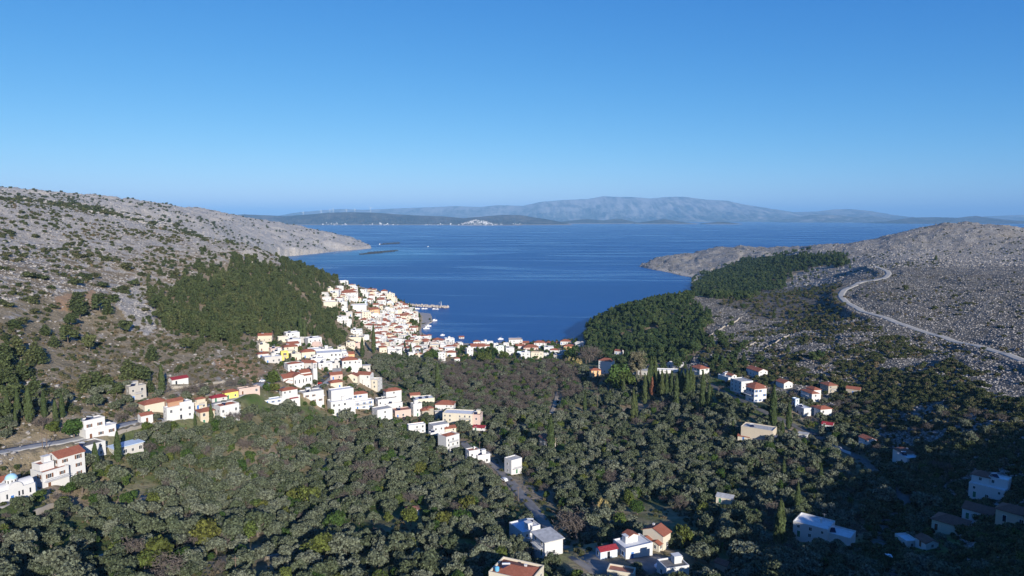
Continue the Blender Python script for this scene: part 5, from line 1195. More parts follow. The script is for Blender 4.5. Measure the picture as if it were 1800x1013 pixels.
# ------------------------------------------------------------------ the white town and turbines on the far island
def far_town():
    rg = np.random.default_rng(9); mb = MB()
    def on(px, py, D): return at_d(px, py, D)
    for k in range(150):
        px = 842 + rg.normal() * 15; top = np.interp(px, [808, 838, 885, 905], [393, 385.0, 394, 396]); py = rg.uniform(top + .6, 396.2)
        p = on(px, py, 15000 + 480 * (396.3 - py) / 12); s = rg.uniform(4, 8.5); hh = rg.uniform(5, 9)
        mb.box(p[0]-s, p[0]+s, p[1]-s*.8, p[1]+s*.8, p[2]-12, p[2]+hh); hip = .3; mb.add([(p[0]-s-1,p[1]-s*.8-1,p[2]+hh+.1),(p[0]+s+1,p[1]-s*.8-1,p[2]+hh+.1),(p[0]+s+1,p[1]+s*.8+1,p[2]+hh+.1),(p[0]-s-1,p[1]+s*.8+1,p[2]+hh+.1),(p[0],p[1],p[2]+hh+3.5)], [(0,1,4),(1,2,4),(2,3,4),(3,0,4)], 1 if rg.random() < .3 else 0)
    for k in range(75):
        px = rg.choice([rg.uniform(566, 610), rg.uniform(635, 700), rg.uniform(740, 800), rg.uniform(870, 915)]); py = 396.2 - rg.random() ** 2 * 4.5
        p = on(px, py, 15750 + 500 * (396.3 - py) / 8); s = rg.uniform(6, 14); mb.box(p[0]-s, p[0]+s, p[1]-s, p[1]+s, p[2]-15, p[2]+8); mb.box(p[0]-s*.6, p[0]+s*.5, p[1]-s*.7, p[1]+s*.6, p[2]+8.05, p[2]+12)
    o = mk_obj('town', mb.mesh('town', [M['white'], M['tile']])); tag(o, 'white houses of the far island town across the strait', kind='stuff')
far_town()
def turbine(px, py, h):
    p = at_d(px, py, 17300); r = empty('wind_turbine', tuple(p)); q = MB(); q.tube([(0,0,-30),(0,0,h)], [4.0,2.6], 8); mk_obj('tower', q.mesh('tower', M['frame']), r)
    q = MB(); q.box(-3,3,-6,6,h,h+6); mk_obj('nacelle', q.mesh('nacelle', M['frame']), r); ro = MB()
    for k in range(3):
        a = 2*math.pi*k/3 + px; ro.tube([(0,-7,h+3),(h*.3*math.cos(a),-7,h+3+h*.3*math.sin(a)),(h*.6*math.cos(a),-7,h+3+h*.6*math.sin(a))], [2.2,2.0,.6], 5)
    mk_obj('rotor', ro.mesh('rotor', M['frame']), r); return r
for i, (px, py, h) in enumerate([(533,378.5,70),(564.5,375.8,70),(580,374.6,70),(585.5,374.2,90),(609,373.6,60),(624,373.6,70),(651.5,374,110)]):
    tag(turbine(px, py, h), ['leftmost thin white wind turbine on the far island ridge', 'second wind turbine from the left on the island ridge', 'left one of the close pair of wind turbines on the ridge', 'taller right one of the close pair of wind turbines', 'short wind turbine between the close pair and the mast', 'wind turbine just left of the tallest on the ridge', 'tallest white wind turbine on the far island ridge'][i], 'wind turbine', 'wind turbines on the island ridge')
# ------------------------------------------------------------------ cars, poles, stone walls
def car_mesh(m):
    q = MB(); prof = [(-2.1,.35),(-2.1,.85),(-1.75,.98),(-1.3,1.42),(.35,1.45),(1.05,.98),(1.95,.85),(2.1,.65),(2.1,.35)]
    V = [(x, y, z) for y in (-.85, .85) for x, z in prof]; n = len(prof)
    q.add(V, [tuple(range(n)), tuple(range(2*n-1, n-1, -1))] + [(k, n+k, n+(k+1)%n, (k+1)%n) for k in range(n)]); return q.mesh('body', M[m])
_cb = {m: car_mesh(m) for m in ('carwhite', 'cardark', 'carred', 'carsilver')}
q = MB(); q.add([(-1.22,-.87,1.0),(.9,-.87,1.0),(.3,-.87,1.38),(-1.15,-.87,1.38)], [(0,1,2,3)]); q.add([(-1.22,.87,1.0),(.9,.87,1.0),(.3,.87,1.38),(-1.15,.87,1.38)], [(3,2,1,0)]); q.add([(.42,-.72,1.45),(1.03,-.72,1.02),(1.03,.72,1.02),(.42,.72,1.45)], [(0,1,2,3)]); CARW = q.mesh('windows', M['glass'])
q = MB(); q.tube([(0,-.12,0),(0,.12,0)], [.33,.33], 12); WHEEL = q.mesh('wheel', M['rubber'])
def car(px, py, rz, m, label):
    p = hit(px, py); zz = max([p[2]] + [r[3] for r in ROADPT if math.hypot(r[0]-p[0], r[1]-p[1]) < 4.5]); o = empty('parked_car', (p[0], p[1], zz + .01), rz); tag(o, label, 'car', 'parked cars')
    mk_obj('body', _cb[m], o); mk_obj('window', CARW, o)
    for x in (-1.3, 1.3):
        for y in (-.78, .78): mk_obj('wheel', WHEEL, o, (x, y, .34))
for a in [(1561,984,1.35,'carwhite','white car parked on the shaded lane at bottom right'),(886,846,2.2,'carwhite','white car on the lane below the lone white cube'),(560,676,.7,'carred','red car parked along the church road'),(566,671,.7,'cardark','dark car next uphill from the red car'),(574,664,.75,'cardark','dark car near top of the church road'),
          (581,659,.8,'carsilver','silver car at the top of the church road'),(500,689,.3,'cardark','dark car parked in front of the church'),(466,680,.5,'carsilver','silver car beside the round green tree'),(1163,1000,.2,'carwhite','white car in the yard under terracotta gable house'),(462,672,.3,'carwhite','white car at the road bend by the field')]: car(*a)
def pole(px, py, hpx, label, lamp=False):
    p = hit(px, py); h = hpx * float(proj(*p)[2]) / F; o = empty('utility_pole', tuple(p)); tag(o, label, 'pole', 'poles among the trees')
    q = MB(); q.tube([(0,0,-1),(0,0,h)], [.16,.11], 7); mk_obj('post', q.mesh('post', M['wood']), o); q = MB(); q.box(-.9,.9,-.06,.06,h-.7,h-.55); q.box(-.5,.5,-.05,.05,h-1.3,h-1.18); mk_obj('crossarm', q.mesh('crossarm', M['wood']), o)
for a in [(415,1018,42,'wooden pole standing at bottom edge among olives'),(911,881,27,'wooden pole beside the lane below white cube'),(75,790,30,'wooden pole on the roadside at far left'),(83,791,30,'second wooden pole just right of the roadside pole'),(843,795,20,'pole above the split level white house'),(1324,995,26,'thin pole near the old stone hut'),(548,690,16,'pole on the church forecourt'),(1013,635,22,'pole in front of the waterfront trees'),(947,628,14,'dark pole before the yellow waterfront house'),(1263,700,18,'lamp post beside the valley lane'),(979,705,26,'pole beside the grove track'),(1050,718,26,'pale pole left of the cypress row')]: pole(*a)
def stone_wall(pix, h, wd, label, mat='stone'):
    P = catmull([hit(*q)[:2] for q in pix], 2.0); d = np.gradient(P, axis=0); d /= np.maximum(np.linalg.norm(d, axis=1, keepdims=True), 1e-6); nr = np.stack([-d[:, 1], d[:, 0]], -1); V = []; rg = np.random.default_rng(len(P))
    for i in range(len(P)):
        z = float(ground(*P[i])); hh = h * rg.uniform(.7, 1.2); w_ = wd * rg.uniform(.8, 1.2)
        for o, zz in ((-w_, z - 1.5), (-w_ * .8, z + hh), (w_ * .8, z + hh * rg.uniform(.9, 1.05)), (w_, z - 1.5)): V.append((P[i, 0] + nr[i, 0] * o, P[i, 1] + nr[i, 1] * o, zz))
    o = mk_obj('stone_wall', grid_mesh('stone_wall', np.array(V), len(P), 4, [M[mat]])); tag(o, label, 'wall', 'field walls')
for a in [([(1198,632),(1230,604),(1262,582),(1300,560)],1.4,.6,'long pale field wall climbing the rocky slope by the forest'),([(1308,615),(1333,598)],1.2,.5,'short pale field wall in the middle of rocky slope'),([(1344,613),(1366,601),(1387,590)],1.2,.5,'field wall right of the short one on rocky slope'),
          ([(120,1000),(160,990),(205,974)],1.6,.7,'rough stone wall at the bottom left of grove'),([(60,905),(95,890),(122,880)],1.4,.6,'stone terrace wall below the three storey house'),([(290,684),(345,680),(395,672)],1.3,.6,'terrace wall below the magenta roofed hut'),
          ([(200,765),(250,752),(292,744)],1.3,.4,'beige roadside wall before the long brick storey house'),([(470,985),(490,978),(499,990)],1.2,.5,'stone wall round a green plot at the bottom'),([(1290,888),(1302,891)],1.2,.4,'low cream wall beside the cream field hut'),([(1463,782),(1480,794),(1496,800)],1.6,.3,'white garden wall along the shaded lane'),([(1010,655),(1040,668)],1.2,.5,'pale wall in front of the peach house'),([(1100,648),(1115,660)],1,.4,'low wall beside the white block')]:
    stone_wall(*a, mat='white' if 'white' in a[3] else 'stone')
# ------------------------------------------------------------------ vegetation and rocks
RP = np.array(ROADPT); HB = HOUSES
RPX, RPY, RPD = proj(RP[:, 0], RP[:, 1], RP[:, 3]); RD = np.hypot(RP[:, 0], RP[:, 1])
def keep_clear(x, y, R, Ht, road_p=.8, house_gap=.55, seed=1, soft=.30, squash=.8):
    """points whose crown would stand in a building or road, or hide one that the photo shows"""
    rg = np.random.default_rng(seed); z = ground(x, y); ok = np.ones(len(x), bool); px, py, dep = proj(x, y, z); d = np.hypot(x, y)
    hw = R * F / dep * squash; top = py - Ht * F / dep * .95
    for h in HB:
        ok &= np.hypot(x - h[0], y - h[1]) > h[2] * .85 + R * house_gap
        ok &= ~((d < h[7] + 2) & (px + hw > h[3] + 1) & (px - hw < h[4] - 1) & (top < h[6] - (min(soft, .12) if h[6] - h[5] < 21 and len(HB) - 0 and h[7] < 420 else soft) * (h[6] - h[5])) & (py > h[5]))
    for i in range(0, len(RP), 2):
        lane = RP[i, 2] == 2.3      # the middle lane lies open to the sun
        ok &= np.hypot(x - RP[i, 0] - (2.6 if lane else 0), y - RP[i, 1] + (4.5 if lane else 0)) > RP[i, 2] + R * .55 + (4.0 if lane else 0)
        m = (d < RD[i]) & (np.abs(px - RPX[i]) < hw * .9) & (top < RPY[i] - 1) & (py > RPY[i]); ok &= ~(m & (rg.random(len(x)) < road_p))
    return ok
def jgrid(poly, sp, jit=.46, seed=1, fuzz=0):
    """jittered world grid over a photo region, thinned to the region"""
    rg = np.random.default_rng(seed); pts = [hit(*p) for p in poly]; 
    P = np.array([p if p is not None else at_z(*q, 0) for p, q in zip(pts, poly)])
    x0, x1, y0, y1 = P[:, 0].min() - 30, P[:, 0].max() + 30, P[:, 1].min() - 30, P[:, 1].max() + 30
    gx, gy = np.meshgrid(np.arange(x0, x1, sp), np.arange(y0, y1, sp * .87)); gx = gx + (np.arange(gx.shape[0]) % 2)[:, None] * sp / 2
    x = (gx + rg.uniform(-jit, jit, gx.shape) * sp).ravel(); y = (gy + rg.uniform(-jit, jit, gy.shape) * sp).ravel(); y = np.maximum(y, 40)
    z = ground(x, y); px, py, dep = proj(x, y, z); m = inside(poly, px + fuzz * (fbm(x / 24, y / 24, 3, 7) - .5) * 2, py + fuzz * (fbm(x / 24, y / 24, 3, 8) - .5) * 1.6) & (z > 1.2)
    return x[m], y[m]
TREES = []    # key, x, y, scale, variant, desc
def put(key, x, y, s, desc, hs=None): TREES.append([key, float(x), float(y), float(s), desc, hs])
rg = np.random.default_rng(77)
# named single trees
def at_px(key, px, py, hpx, desc, base_h, rscale=None):
    p = hit(px, py)
    if p is None: return
    s = hpx * float(proj(*p)[2]) / F / base_h; put(key, p[0], p[1], s, desc, rscale)
CYP = [(1133,711,49),(1139,698,43),(1143,697,60),(1151,691,58),(1157,699,45),(1163,701,46),(1171,699,44),(1180,697,42),(1188,723,62),(1193,698,43),(1200,699,44),(1207,703,50),(1213,698,47),(1218,697,40),(1234,725,63),(1246,723,46),(1113,740,48),(1117,738,40),(1028,724,32),(1358,753,71),(1386,755,42),(1375,771,31),(1288,768,27),(1370,970,84),(1377,844,34),(1442,852,33),(1401,908,56),(1430,896,25),
       (657,622,44),(769,691,46),(722,626,21),(637,629,32),(529,593,36),(536,595,28),(553,597,18),(508,592,22),(208,814,50),(169,832,46),(285,695,50),(372,750,34),(343,750,23),(968,797,63),(1096,700,30),(742,628,14),(14,738,46),(32,734,44),(52,744,58),(78,736,44),(98,742,36),(110,735,40),(28,752,30),(862,640,22),(698,600,14),(1011,640,24)]
for px, py, h in CYP: at_px('cypress', px, py, h * 1.13, 'slim dark cypress', 12.4, None)
at_px('deadcyp', 1146, 703, 40, 'rust brown dead cypress', 12.4)
at_px('eucalypt', 1118, 668, 52, 'tall olive brown eucalyptus', 14.0); at_px('eucalypt', 1127, 664, 52, 'tall olive brown eucalyptus', 14.0); at_px('eucalypt', 1111, 668, 40, 'tall olive brown eucalyptus', 14.0)
at_px('citrus', 1085, 688, 44, 'large dark spreading tree', 5.0); at_px('citrus', 1096, 690, 38, 'large dark spreading tree', 5.0)
for px, py, h in [(479,677,22),(470,690,16),(483,690,17),(1008,632,24),(972,612,11),(1000,633,16),(1198,968,40),(722,925,30),(70,885,22),(545,895,40),(95,765,22),(130,770,30),(1120,905,26),(560,985,44),(590,940,40),(762,634,20),(752,636,17),(772,630,13),(727,577,13),(724,574,12),(718,600,10),(845,637,16),(856,640,18),(870,628,14),(885,632,14),(815,636,12),(735,598,9),(703,655,14)]: at_px('citrus', px, py, h, 'round dark green tree', 5.0)
for px, py, h in [(360,965,46),(375,960,36),(275,1000,52),(520,885,30),(460,905,24),(820,905,34),(740,830,20)]: at_px('yellow', px, py, h, 'round yellow green tree', 5.0)
for px, py, h in [(1035,640,34),(1042,636,30),(1030,640,24),(1000,945,50),(1012,950,44),(640,840,38),(655,860,40),(665,850,34),(440,690,18),(412,745,24),(860,800,20)]: at_px('bare', px, py, h, 'bare grey brown tree', 5.6)
# left slope pines standing apart, then the pine wood
for px, py, h in [(136,548,40),(176,549,38),(190,552,24),(221,585,26),(296,570,34),(120,604,38),(157,618,34),(267,634,32),(327,616,26),(31,625,36),(10,640,44),(63,632,36),(227,662,28),(80,590,24),(150,690,36),(172,686,38),(190,692,40),(225,668,40),(252,674,36),(242,668,30),(40,668,40),(12,690,46),(22,706,40),(70,640,32),(52,640,30),(95,610,22),(62,700,40),(8,660,40),(205,696,26),(264,690,24),(140,560,30),(125,575,28),(3,740,40),(340,615,20),(285,560,30),(272,545,24)]: at_px('pine', px, py, h, 'lone slope pine', 9.2)
x, y = jgrid(PINES, 5.8, seed=3, fuzz=34); s = np.clip(rg.normal(.9, .22, len(x)) * (.62 + .76 * fbm(x / 14, y / 14, 2, 66)), .4, 1.45); ok = keep_clear(x, y, 3.0 * s, 9 * s)
ok &= fbm(x / 22, y / 22, 3, 91) < .66
for a, b, c in zip(x[ok], y[ok], s[ok]): put('pine', a, b, c, 'green wood pine')
for poly, sp, sr, seed, ds in ((FOREST1, 6.6, (.75, 1.15), 5, 'dark bayside pine'), (FOREST2, 8.5, (.75, 1.2), 6, 'dark far wood pine')):
    x, y = jgrid(poly, sp, seed=seed, fuzz=16); s = rg.uniform(*sr, len(x)); s = s * (.65 + .7 * fbm(x / 18, y / 18, 2, 61)); ok = keep_clear(x, y, 3.6 * s, 8 * s) & (fbm(x / 24, y / 24, 3, 62) < .72)
    for a, b, c in zip(x[ok], y[ok], s[ok]): put('darkpine', a, b, c, ds)
x, y = jgrid([(230,480),(300,455),(400,425),(450,455),(590,470),(620,520),(610,610),(480,610),(400,625),(300,610),(240,570)], 15, seed=33); s = rg.uniform(.35, .85, len(x)); ok = keep_clear(x, y, 3 * s, 8 * s) & (fbm(x / 40, y / 40, 3, 67) > .42)
for a, b, c in zip(x[ok], y[ok], s[ok]): put('pine', a, b, c, 'green wood pine')
x, y = jgrid([(1235,585),(1300,590),(1340,630),(1330,665),(1190,668),(1215,620)], 14, seed=34); s = rg.uniform(.4, .85, len(x)); ok = keep_clear(x, y, 3 * s, 8 * s) & (fbm(x / 30, y / 30, 3, 68) > .44)
for a, b, c in zip(x[ok], y[ok], s[ok]): put('darkpine', a, b, c, 'lone dark pine')
x, y = jgrid([(1290,458),(1490,440),(1520,470),(1400,500),(1260,520)], 26, seed=35); s = rg.uniform(.5, .95, len(x)); ok = keep_clear(x, y, 3 * s, 8 * s) & (fbm(x / 60, y / 60, 3, 69) > .45)
for a, b, c in zip(x[ok], y[ok], s[ok]): put('darkpine', a, b, c, 'dark far wood pine')
for px, py, h in [(1265,600,22),(1250,612,24),(1285,575,14),(1190,650,26),(1150,655,26),(1240,560,14),(1305,545,12),(1220,625,26),(1255,640,22),(1290,632,20),(1270,650,20),(1335,640,18),(1385,620,14),(1430,638,22),(1440,632,20),(1405,515,10),(1480,470,12),(1492,464,9),(1478,462,10),(1645,458,9),(1365,450,7),(1372,452,6),(1360,560,12),(1275,605,18),(1310,610,14)]: at_px('darkpine', px, py, h, 'lone dark pine', 8.5)
# the grove of the valley
BROWN = [(770,640),(1010,638),(1030,700),(900,735),(800,700)]
GROVE = [(-380,1230),(-380,930),(-80,905),(60,872),(150,812),(260,752),(330,745),(470,712),(560,740),(700,745),(760,770),(720,690),(650,650),(660,626),(800,642),(1010,638),(1050,665),(1250,670),(1300,705),(1450,745),(1560,800),(1630,880),(1660,960),(1660,1230)]
LSLOPE = [(-300,830),(-300,720),(120,690),(230,690),(330,690),(470,672),(470,690),(330,735),(200,765),(60,795)]
GROUND_CLEAR = [[(1085,905),(1140,880),(1180,900),(1250,960),(1200,990)],[(1240,880),(1290,880),(1320,905),(1260,905)],[(680,920),(720,910),(740,935),(690,960)],[(600,930),(680,910),(690,940),(620,950)],[(440,960),(500,975),(495,1013),(440,1013)],[(225,885),(262,870),(262,895),(230,915)],[(90,870),(110,880),(60,900),(40,895)],[(1180,940),(1215,925),(1240,945),(1200,955)],[(120,900),(150,900),(140,1000),(100,1013)],[(455,705),(475,715),(460,720)]]
x, y = jgrid(GROVE, 5.25, seed=11); z = ground(x, y); px, py, dep = proj(x, y, z)
s = np.clip(rg.normal(1.0, .26, len(x)), .45, 1.7); u = rg.random(len(x)); br = inside(BROWN, px, py); nb = fbm(x / 34, y / 34, 3, 95); clump = fbm(x / 40, y / 40, 3, 99)
ok = keep_clear(x, y, 3.1 * s, 4.6 * s, soft=.42, house_gap=.4) & (rg.random(len(x)) < .95) & (fbm(x / 17, y / 17, 3, 55) < .70)
for poly in GROUND_CLEAR: ok &= ~(inside(poly, px, py) & (rg.random(len(x)) < .85))
for i in np.nonzero(ok)[0]:
    k = u[i] * .72 + clump[i] * .28 if not br[i] else .62 + .38 * u[i]
    dsz = 'big ' if s[i] > 1.18 else ('small ' if s[i] < .82 else '')
    if k < .64 or (br[i] and u[i] < .22): put('olive', x[i], y[i], s[i], dsz + 'grey green olive tree')
    elif k < .695: put('bare', x[i], y[i], s[i] * .9, dsz + 'bare brown tree')
    elif k < .775: put('citrus', x[i], y[i], s[i] * .78, dsz + 'dark green leafy tree')
    elif k < .792: put('yellow', x[i], y[i], s[i] * .72, dsz + 'yellow green leafy tree')
    elif br[i]: put('bare', x[i], y[i], s[i] * .95, dsz + 'bare brown tree')
x, y = jgrid(LSLOPE, 7.5, seed=12); s = np.clip(rg.normal(.95, .2, len(x)), .6, 1.4); ok = keep_clear(x, y, 3.1 * s, 4.6 * s) & (fbm(x / 30, y / 30, 3, 97) < .56)
for i in np.nonzero(ok)[0]: put('olive' if rg.random() < .7 else 'bare', x[i], y[i], s[i], 'olive tree above the left road' if False else 'grey green olive tree')
RSL = [(1230,650),(1300,672),(1480,700),(1620,720),(1800,745),(1800,800),(1640,860),(1560,800),(1440,745),(1320,705)]
x, y = jgrid(RSL, 8.5, seed=13); s = np.clip(rg.normal(.8, .2, len(x)), .45, 1.2); ok = keep_clear(x, y, 3.1 * s, 4.4 * s) & (fbm(x / 26, y / 26, 3, 98) < .55)
for i in np.nonzero(ok)[0]: put('olive' if rg.random() < .75 else 'bare', x[i], y[i], s[i], 'small slope olive tree')
x, y = jgrid([(1600,830),(1830,800),(2100,820),(2100,1150),(1600,1150)], 9, seed=14); s = np.clip(rg.normal(.85, .2, len(x)), .5, 1.2); ok = keep_clear(x, y, 3.1 * s, 4.4 * s) & (fbm(x / 26, y / 26, 3, 96) < .52)
for i in np.nonzero(ok)[0]: put('citrus' if rg.random() < .5 else 'olive', x[i], y[i], s[i] * .8, 'dark shaded tree')
# trees between the village houses
x, y = jgrid([(560,520),(605,500),(720,535),(742,560),(735,590),(800,610),(800,630),(700,630),(640,600),(600,575)], 6.5, seed=15); s = rg.uniform(.4, .9, len(x)); ok = keep_clear(x, y, 2.2 * s, 4.2 * s, house_gap=.2, soft=.62)
for i in np.nonzero(ok)[0]: put('citrus' if rg.random() < .9 else 'cypress', x[i], y[i], s[i] * .8, 'small village tree')
x, y = jgrid([(455,590),(560,600),(640,640),(640,690),(560,735),(480,720),(500,660)], 7.5, seed=16); s = rg.uniform(.5, .95, len(x)); ok = keep_clear(x, y, 2.6 * s, 4.4 * s, house_gap=.4, soft=.3)
for i in np.nonzero(ok)[0]: put('citrus' if rg.random() < .5 else 'olive', x[i], y[i], s[i], 'upper garden tree')
x, y = jgrid([(560,740),(640,690),(720,690),(860,740),(860,800),(760,800)], 7.5, seed=17); s = rg.uniform(.5, .9, len(x)); ok = keep_clear(x, y, 2.6 * s, 4.4 * s, house_gap=.4, soft=.3)
for i in np.nonzero(ok)[0]: put('citrus' if rg.random() < .4 else 'olive', x[i], y[i], s[i], 'valley garden tree')
x, y = jgrid([(795,612),(1015,600),(1020,640),(800,642)], 8.0, seed=18); s = rg.uniform(.5, .9, len(x)); ok = keep_clear(x, y, 2.6 * s, 4.4 * s, house_gap=.4, soft=.35)
for i in np.nonzero(ok)[0]: put('citrus', x[i], y[i], s[i], 'waterfront garden tree')
k0 = KIND['citrus']
kind('yellow', 'broadleaf_tree', 'tree', [lobed_crown('yellow_crown', 240 + i, 2.8, 4.0, .9, 14, 850, .46, leaf_mat('yellow_green_leaves%d' % i, (.085, .098, .024), (.115, .120, .028), (.075, .092, .022)), .9, .40) for i in range(2)], k0['trunks'], 2.8)
kind('deadcyp', 'cypress_tree', 'cypress tree', [column_crown('dead_cypress_crown', 560, 1.25, 12.0, .5, 900, .45, M['deadcypress'])], KIND['cypress']['trunks'], 1.25)
for t_ in TREES:     # say what each one is
    k_, d_ = t_[0], t_[4]
    if k_ == 'bare': t_[4] = d_.replace('grey green olive tree', 'bare brown tree').replace('slope olive tree', 'bare slope tree').replace('shaded tree', 'bare shaded tree')
    elif k_ == 'olive': t_[4] = d_.replace('garden tree', 'garden olive').replace('dark shaded tree', 'dark shaded olive')
    elif k_ == 'cypress': t_[4] = d_.replace('small village tree', 'small village cypress')
    elif k_ == 'citrus': t_[4] = d_.replace('small village tree', 'small leafy village tree').replace('garden tree', 'leafy garden tree')
# individuals: the 300 of each kind that show largest; the rest of the kind is a mass
by = {}
for t_ in TREES: by.setdefault(KIND[t_[0]]['name'], []).append(t_)
MASS = {'olive_tree': ('olive_grove', 'dense grey green olive grove filling the valley'), 'pine_tree': ('pine_forest', 'dense pine wood on the slopes round the bay'), 'bare_tree': ('bare_thicket', 'bare brown thicket in the valley'), 'broadleaf_tree': ('leafy_thicket', 'dark leafy trees of the valley'), 'cypress_tree': ('cypress_thicket', 'cypresses')}
for nm, lst in by.items():
    for t_ in lst:
        z = float(ground(t_[1], t_[2])); a, b, dep = proj(t_[1], t_[2], z); t_.append((float(a), float(b), float(dep), z))
    def show(t_):
        a, b, dep, z = t_[6]; infr = -10 < a < 1810 and b < 1035; special = 1.6 if t_[4].split()[0] not in ('green', 'dark') or 'lone' in t_[4] else 1
        return KIND[t_[0]]['R'] * t_[3] / dep * special * (1 if infr else .02)
    lst.sort(key=show, reverse=True)
    inds, rest = lst[:298], lst[298:]
    for q, t_ in enumerate(inds):
        key, x_, y_, s_, desc, hs_, (a, b, dep, z) = t_; K = KIND[key]; r0 = random.Random(q * 7 + 3)
        e = empty(nm, (x_, y_, z - .1), r0.uniform(0, 6.28)); tag(e, 'x', K['cat'], desc + 's' if False else K['cat'] + 's')
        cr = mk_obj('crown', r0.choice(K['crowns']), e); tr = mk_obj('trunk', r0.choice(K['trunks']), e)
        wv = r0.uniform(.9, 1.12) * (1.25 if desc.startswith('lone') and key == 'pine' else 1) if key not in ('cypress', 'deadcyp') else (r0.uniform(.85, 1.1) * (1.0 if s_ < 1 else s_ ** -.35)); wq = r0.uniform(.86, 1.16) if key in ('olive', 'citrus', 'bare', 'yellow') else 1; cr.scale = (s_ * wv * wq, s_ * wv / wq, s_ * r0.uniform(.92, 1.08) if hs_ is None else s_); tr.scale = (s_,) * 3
        name_later(e, desc, a, b - 3 * F / dep, K['cat'] + 's')
    if rest:
        ks = sorted({t_[0] for t_ in rest})
        for k_ in ks:
            rr_ = [t_ for t_ in rest if t_[0] == k_]; K = KIND[k_]; ms = [joined(c, K['trunks'][i % len(K['trunks'])]) for i, c in enumerate(K['crowns'])]
            P = np.array([(t_[1], t_[2], t_[6][3] - .1) for t_ in rr_]); g2 = np.random.default_rng(len(P))
            scatter(MASS[nm][0], MASS[nm][1], ms, P, g2.uniform(0, 6.28, len(P)), np.array([t_[3] for t_ in rr_]), g2.integers(0, 99, len(P)))
print('TREES', {k: len(v) for k, v in by.items()})
# shrubs: the big dark cushions of the left slope and right plateau one by one, the low scrub as masses
SHR = [(52,490,26),(75,492,24),(92,508,16),(129,500,26),(150,490,22),(181,506,22),(202,530,26),(54,532,28),(14,540,24),(94,542,18),(188,458,20),(220,474,26),(226,440,16),(143,454,18),(118,432,14),(10,408,14),(307,416,10),(348,474,16),(306,484,18),(25,575,32),(40,568,26),(20,412,16),(60,418,14),(40,452,16),(100,470,14),(165,488,18),(140,520,16),(215,512,20),(232,500,18),(248,486,16),(10,450,18),(30,460,16),(70,380,8),(90,372,8),(130,446,12),(95,398,10),(330,420,8),(355,466,12),(372,476,14),(385,470,14),(322,462,12),(268,450,10),(290,400,8),(325,404,8),(60,552,20),(85,548,16),(230,560,14),(255,548,16),(180,600,12),(210,600,12),(350,600,14),(370,616,12),(300,625,12),(285,640,10),(412,645,12),(436,640,12),(345,640,12),
       (1592,508,14),(1680,522,11),(1642,544,13),(1645,456,7),(1480,575,13),(1417,592,8),(1560,610,12),(1620,600,12),(1500,620,16),(1690,712,18),(1650,705,14),(1735,680,14),(1670,760,20),(1540,700,16),(1575,735,16),(1605,745,18),(1640,752,18),(1620,690,12),(1480,660,12),(1410,650,12),(1450,640,14),(1380,655,12),(1400,560,9),(1370,575,10),(1330,540,9),(1310,570,9),(1285,560,9),(1340,600,9),(1420,540,9),(1450,530,9),(1465,545,9),(1500,560,8),(1700,620,9),(1760,650,10),(1745,565,8),(1770,700,12),(1550,650,10),(1720,740,16),(1755,760,18),(1525,480,6),(1570,470,6),(1515,510,7),(1525,520,6)]
_g = random.Random(21)
for k in range(230):
    a, b = _g.uniform(-5, 440), _g.uniform(365, 650)
    if inside([(-10,365),(140,385),(280,415),(400,440),(450,470),(330,485),(265,560),(300,600),(440,610),(400,650),(200,660),(-10,660)], np.array([a]), np.array([b]))[0] and float(fbm(np.array([a / 40]), np.array([b / 22]), 3, 5)[0]) > .47: SHR.append((int(a), int(b), int(_g.uniform(6, 11) + 9 * max(0, (b - 380) / 270) * _g.random())))
for k in range(60):
    a, b = _g.uniform(1250, 1810), _g.uniform(500, 700)
    if b < 640 + (a - 1250) * .1: SHR.append((int(a), int(b), int(_g.uniform(5, 9) + 5 * (b - 500) / 200)))
for px_, py_, w_ in SHR:
    p = hit(px_, py_)
    if p is None: continue
    s_ = w_ * float(proj(*p)[2]) / F / 3.0; r0 = random.Random(px_ * 3 + py_); o = mk_obj('shrub', r0.choice(SHRUB), None, tuple(p), r0.uniform(0, 6)); o.scale = (s_ * 1.1, s_ * 1.1, s_ * .85); tag(o, 'x', 'shrub', 'shrubs')
    name_later(o, 'big dark cushion shrub' if w_ > 17 else 'dark green shrub', px_, py_ - w_ / 3, 'shrubs')
for px_, py_, h_ in [(1001,640,14),(1008,641,13),(1015,641,12),(995,640,11),(1056,900,26),(1064,902,24),(1050,898,20),(815,632,10),(1020,640,10)]:
    p = hit(px_, py_); s_ = h_ * float(proj(*p)[2]) / F / 3.4; o = mk_obj('reed_clump', random.Random(px_).choice(REED), None, tuple(p)); o.scale = (s_ * 1.3, s_ * 1.3, s_); tag(o, 'x', 'reeds', 'reed clumps'); name_later(o, 'clump of pale yellow reeds', px_, py_, 'reed clumps')
def zone_pts(mask, n, seed, rmin=0, rmax=9000):
    g2 = np.random.default_rng(seed); m = np.nonzero(mask & (Z > 1.0) & (Rg.ravel() > rmin) & (Rg.ravel() < rmax) & (PX > -330) & (PX < 2130) & (PY < 1180))[0]
    i = g2.choice(m, min(int(n * 1.24), len(m)), False); x = X[i] + g2.normal(size=len(i)) * Rg.ravel()[i] * .001; y = Y[i] + g2.normal(size=len(i)) * Rg.ravel()[i] * .002
    return x, y, ground(x, y), g2
def off_roads(x, y, r): 
    ok = np.ones(len(x), bool)
    for i in range(0, len(RP), 2): ok &= np.hypot(x - RP[i, 0], y - RP[i, 1]) > RP[i, 2] + r
    for h in HB: ok &= np.hypot(x - h[0], y - h[1]) > h[2]
    return ok
